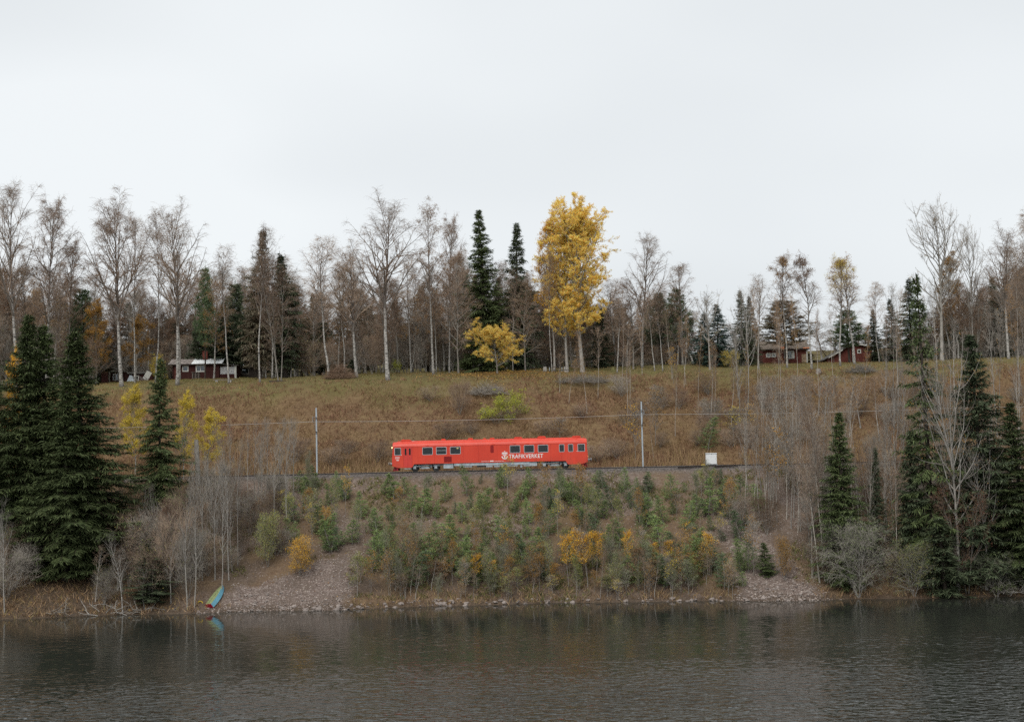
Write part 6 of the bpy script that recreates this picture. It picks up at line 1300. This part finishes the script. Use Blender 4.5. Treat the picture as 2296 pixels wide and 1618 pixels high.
# --- slender stems in the two lakeside woods
for i in range(20):
    px = 405 + 255 * (i + RT.random()) / 20; py = RT.uniform(1120, 1330) if px < 560 else RT.uniform(1090, 1230); top = py - RT.uniform(190, 330)
    T(RT.choice(['pole1', 'pole2', 'pole1']), px, py, max(top, 930), RT.uniform(14, 24), 'slender grey aspen pole ' + near(px, [(470, 'beside the broken snag'), (560, 'uphill of the upturned boat'), (9999, 'beside the golden birch bush')]), 'sapling', 'grey aspen poles between boat and scree', tm=RT.choice(['pale', 'grey', 'grey']), c0='t_grey')
for px, py, top in ((420, 1365, 1080), (436, 1362, 1110), (497, 1330, 1090), (482, 1300, 1030), (513, 1300, 960), (10, 1375, 1100)):
    T('pole2', px, py, top, 24, 'grey alder stem standing at the waterline near the boat', 'tree', 'alder stems by the boat', tm='pale')
for i in range(165):
    px = RT.uniform(1640, 2310) if i < 115 else RT.uniform(1650, 1880); py = RT.uniform(1080, 1310) if RT.random() < 0.62 else RT.uniform(880, 1020)
    if 1580 < px < 1800 and py > 1215: continue
    top = py - RT.uniform(170, 300)
    if 1685 < px < 1975: top = max(top, 838)
    T(RT.choice(['pole1', 'pole2', 'sap2', 'sap3']), px, py, top, RT.uniform(16, 28), 'thin bare sapling %s the track, %s' % ('above' if py < 1030 else 'below', near(px, RIGHT)), 'sapling', 'bare saplings of the right wood', tm=RT.choice(['pale', 'sapbark', 'sapbark', 'grey']), c0=RT.choice(['t_grey', 't_birch', 't_grey']))
for i in range(64):
    px = RT.uniform(1650, 2310); py = RT.uniform(1070, 1325)
    if px < 1820 and py > 1210: continue
    T('bush', px, py, py - RT.uniform(60, 120), RT.uniform(26, 46), 'brown leafless bush under the trees, ' + near(px, RIGHT), 'bush', 'bushes of the right wood', c0=RT.choice(['t_red', 't_birch', 't_grey']), c1=RT.choice(['rust', 'ochre', 'rust']))
for i in range(34):
    px = RT.uniform(-20, 440); py = RT.uniform(1250, 1372); kk = RT.choice(['bush2', 'pole2', 'bush', 'pole1'])
    T(kk, px, py, py - RT.uniform(90, 190), RT.uniform(36, 56) if kk[0] == 'b' else RT.uniform(16, 26), 'bare grey alder on the shore ' + near(px, LEFT), 'bush', 'bare bushes of the left shore', c0=RT.choice(['t_birch', 't_birch', 't_grey']))
for i in range(30):
    px = RT.uniform(380, 640); py = RT.uniform(1130, 1320)
    if px > 540 and py > 1260: continue
    T('bush', px, py, py - RT.uniform(70, 120), RT.uniform(28, 44), 'brown leafless bush among the grey poles ' + near(px, [(470, 'beside the broken snag'), (560, 'uphill of the upturned boat'), (9999, 'beside the golden birch bush')]), 'bush', 'bushes among the grey poles', c0=RT.choice(['t_red', 't_grey', 't_birch']), c1='olive')
# broken snag, fallen stem, driftwood
p = hit(445, 1160); Hs = height_to(p, 985); g = Geo(); P = grow(np.random.default_rng(5), np.zeros((1, 3)), np.array([[0, 0, 1.0]]), Hs, 8, 0.02, 0.02); g.tubes(P, np.linspace(0.36, 0.24, 9)[None], 9)
e = empty('broken_snag', p); tag(e, 'thick broken-off dead trunk among the grey poles', 'snag'); mobj('trunk', g.mesh('trunk', [MAT['grey']]), e)
r_ = np.random.default_rng(8); n = 14; q, _ = on(P, np.zeros(n, int), r_.uniform(0.25, 0.97, n)); a = r_.uniform(0, 6.28, n)
for k in range(n): g = Geo(); g.tubes(grow(r_, q[k:k + 1], np.array([[math.cos(a[k]), math.sin(a[k]), 0.1]]), r_.uniform(0.3, 1.3), 3, -0.05, 0.1), np.linspace(0.03, 0.015, 4)[None], 4); mobj('branch_stub', g.mesh('branch_stub', [MAT['grey']]), e)
A = hit(262, 1262); B = hit(328, 1228); tag(tube_path(np.linspace(np.array(A) + [0, 0, 0.3], np.array(B) + [0, -1.2, 1.3], 7) + np.random.default_rng(2).normal(size=(7, 3)) * 0.06, 0.10, 'birch', 'fallen_birch', sides=8), 'fallen white birch stem lying aslant under the broad spruce', 'log')
T('pole2', 276, 1376, 1180, 26, 'leaning pale birch stem with its foot at the waterline', tilt=(0, -0.16), tm='birch')
def driftwood(px, py, W, Hh, n, label, seed, mat='pale', rad=0.05):
    x, y, z = hit(px, py); r_ = np.random.default_rng(seed); e = empty('driftwood', (x, y, z)); tag(e, label, 'driftwood')
    for k in range(n):
        d = np.array([[r_.normal(), r_.normal() * 0.3, r_.uniform(-0.05, 0.6)]]); P = grow(r_, np.array([[r_.uniform(-W, W) * 0.6, r_.uniform(-0.5, 0.5), r_.uniform(0, Hh * 0.5)]]), d, r_.uniform(0.5, 1.0) * W * 0.9, 6, -0.03, 0.22)
        g = Geo(); g.tubes(P, np.linspace(rad * r_.uniform(0.6, 1.2), rad * 0.3, 7)[None], 6); b = mobj('branch', g.mesh('branch', [MAT[mat]]), e)
        q, tg_ = on(P, np.zeros(6, int), r_.uniform(0.2, 0.95, 6)); P2 = grow(r_, q, away(r_, tg_, np.radians(r_.uniform(25, 60, 6))), r_.uniform(0.3, 0.9, 6), 4, 0.03, 0.2)
        g = Geo(); g.tubes(P2, np.linspace(rad * 0.35, rad * 0.12, 5)[None] * np.ones((6, 1)), 4); mobj('twig', g.mesh('twig', [MAT[mat]]), b)
driftwood(235, 1380, 2.6, 1.6, 9, 'tangle of bleached driftwood branches at the waterline by the leaning birch stem', 3)
driftwood(330, 1374, 2.4, 1.0, 9, 'low drift of grey branches beside the dark young spruce', 4, 'grey')
driftwood(120, 1382, 2.2, 1.6, 6, 'grey fallen branches under the tall lakeside spruces', 6, 'grey')
driftwood(2284, 1334, 1.6, 1.6, 8, 'bleached white root tangle on the shore under the spruces', 5, 'pale', 0.07)

# --- young growth on the scree bank
for px, top, base, hw in ((1047, 1038, 1112, 17), (1131, 1035, 1096, 14), (1192, 1045, 1096, 13), (883, 1058, 1120, 19), (690, 1064, 1130, 20), (770, 1068, 1124, 17), (1505, 1058, 1124, 19), (1588, 1068, 1158, 22), (945, 1092, 1158, 22), (905, 1066, 1110, 16), (1260, 1066, 1104, 14), (1410, 1072, 1122, 15), (1330, 1090, 1135, 15), (870, 1175, 1240, 24), (1010, 1150, 1215, 24), (965, 1190, 1262, 28), (1130, 1150, 1225, 20), (1230, 1140, 1200, 20), (1450, 1100, 1180, 24), (1540, 1120, 1190, 22), (1390, 1160, 1230, 24), (1480, 1150, 1230, 26), (1170, 1075, 1120, 15), (1085, 1100, 1150, 16), (1660, 1065, 1130, 22), (1700, 1080, 1150, 20), (720, 1130, 1200, 20), (790, 1160, 1220, 20)):
    T('pinesap%d' % RT.randint(0, 3), px, base, top, hw, 'bluish-green pine sapling %s, %s' % (level(base), near(px, BANK)), 'sapling', 'pine saplings on the scree bank')
def onbank(px0, px1, py0, py1): return RT.uniform(px0, px1), RT.uniform(py0, py1)
for i in range(175):
    px, py = onbank(640, 1680, 1085, 1325)
    if px < 830 and py > 1240: continue
    nd = RT.choice(['pine_sap', 'pine_sap', 'pine_sap', 'pine']); hp_ = RT.uniform(26, 66) * (0.8 + 0.6 * (py - 1085) / 240); T('pinesap%d' % RT.randint(0, 3), px, py, py - hp_, hp_ * RT.uniform(0.22, 0.33), '%s pine sapling %s, %s' % (LV[nd], level(py), near(px, BANK)), 'sapling', 'pine saplings on the scree bank', c1=nd)
for i in range(330):
    px, py = onbank(570, 1640, 1100, 1345)
    if RT.random() > 0.06 + 0.9 * (max(0, py - 1110) / 235) ** 1.2: continue
    if px < 840 and py > 1235: continue
    k = RT.choice(['lolive', 'lolive2', 'lolive2', 'lgold2', 'sap1', 'lolive'])
    lf = RT.choice(['olive', 'olive', 'ochre', 'willow']) if k != 'lgold2' else RT.choice(['gold', 'ochre', 'lemon'])
    T(k, px, py, py - RT.uniform(50, 120), RT.uniform(11, 19), 'thin %s-leaved sapling %s, %s' % (LV[lf], level(py), near(px, BANK)), 'sapling', 'fading saplings on the scree bank', c1=lf, tm=RT.choice(['grey', 'pale']))
for i in range(90):
    px, py = onbank(770, 1660, 1285, 1346); lf = RT.choice(['olive', 'ochre', 'willow', 'rust'])
    T(RT.choice(['lolive2', 'lolive', 'sap1']), px, py, py - RT.uniform(45, 110), RT.uniform(12, 20), 'thin waterside sapling with sparse %s leaves, %s' % (LV[lf], near(px, BANK)), 'sapling', 'waterside saplings', c1=lf, tm=RT.choice(['grey', 'pale']))
for px, py, top, hw in ((1275, 1315, 1188, 17), (1296, 1322, 1175, 18), (1318, 1318, 1185, 18), (1338, 1300, 1182, 16), (1410, 1300, 1180, 12), (1465, 1290, 1210, 16), (1500, 1285, 1205, 14), (1070, 1320, 1235, 14), (1105, 1320, 1250, 12), (1590, 1290, 1185, 18)):
    T('lgold', px, py, top, hw, 'golden-leaved birch sapling low on the bank, ' + near(px, BANK), 'sapling', 'golden saplings on the scree bank', c1='gold')
T('bushgold', 672, 1292, 1196, 36, 'bright golden birch bush above the scree fan beside the boat', 'bush', c1='gold'); T('bushgold', 600, 1270, 1140, 30, 'olive-gold leafy bush beside the golden birch bush', 'bush', c1='olive')
T('bushgold', 730, 1185, 1130, 12, 'little golden sapling on the upper scree', 'sapling', c1='gold')
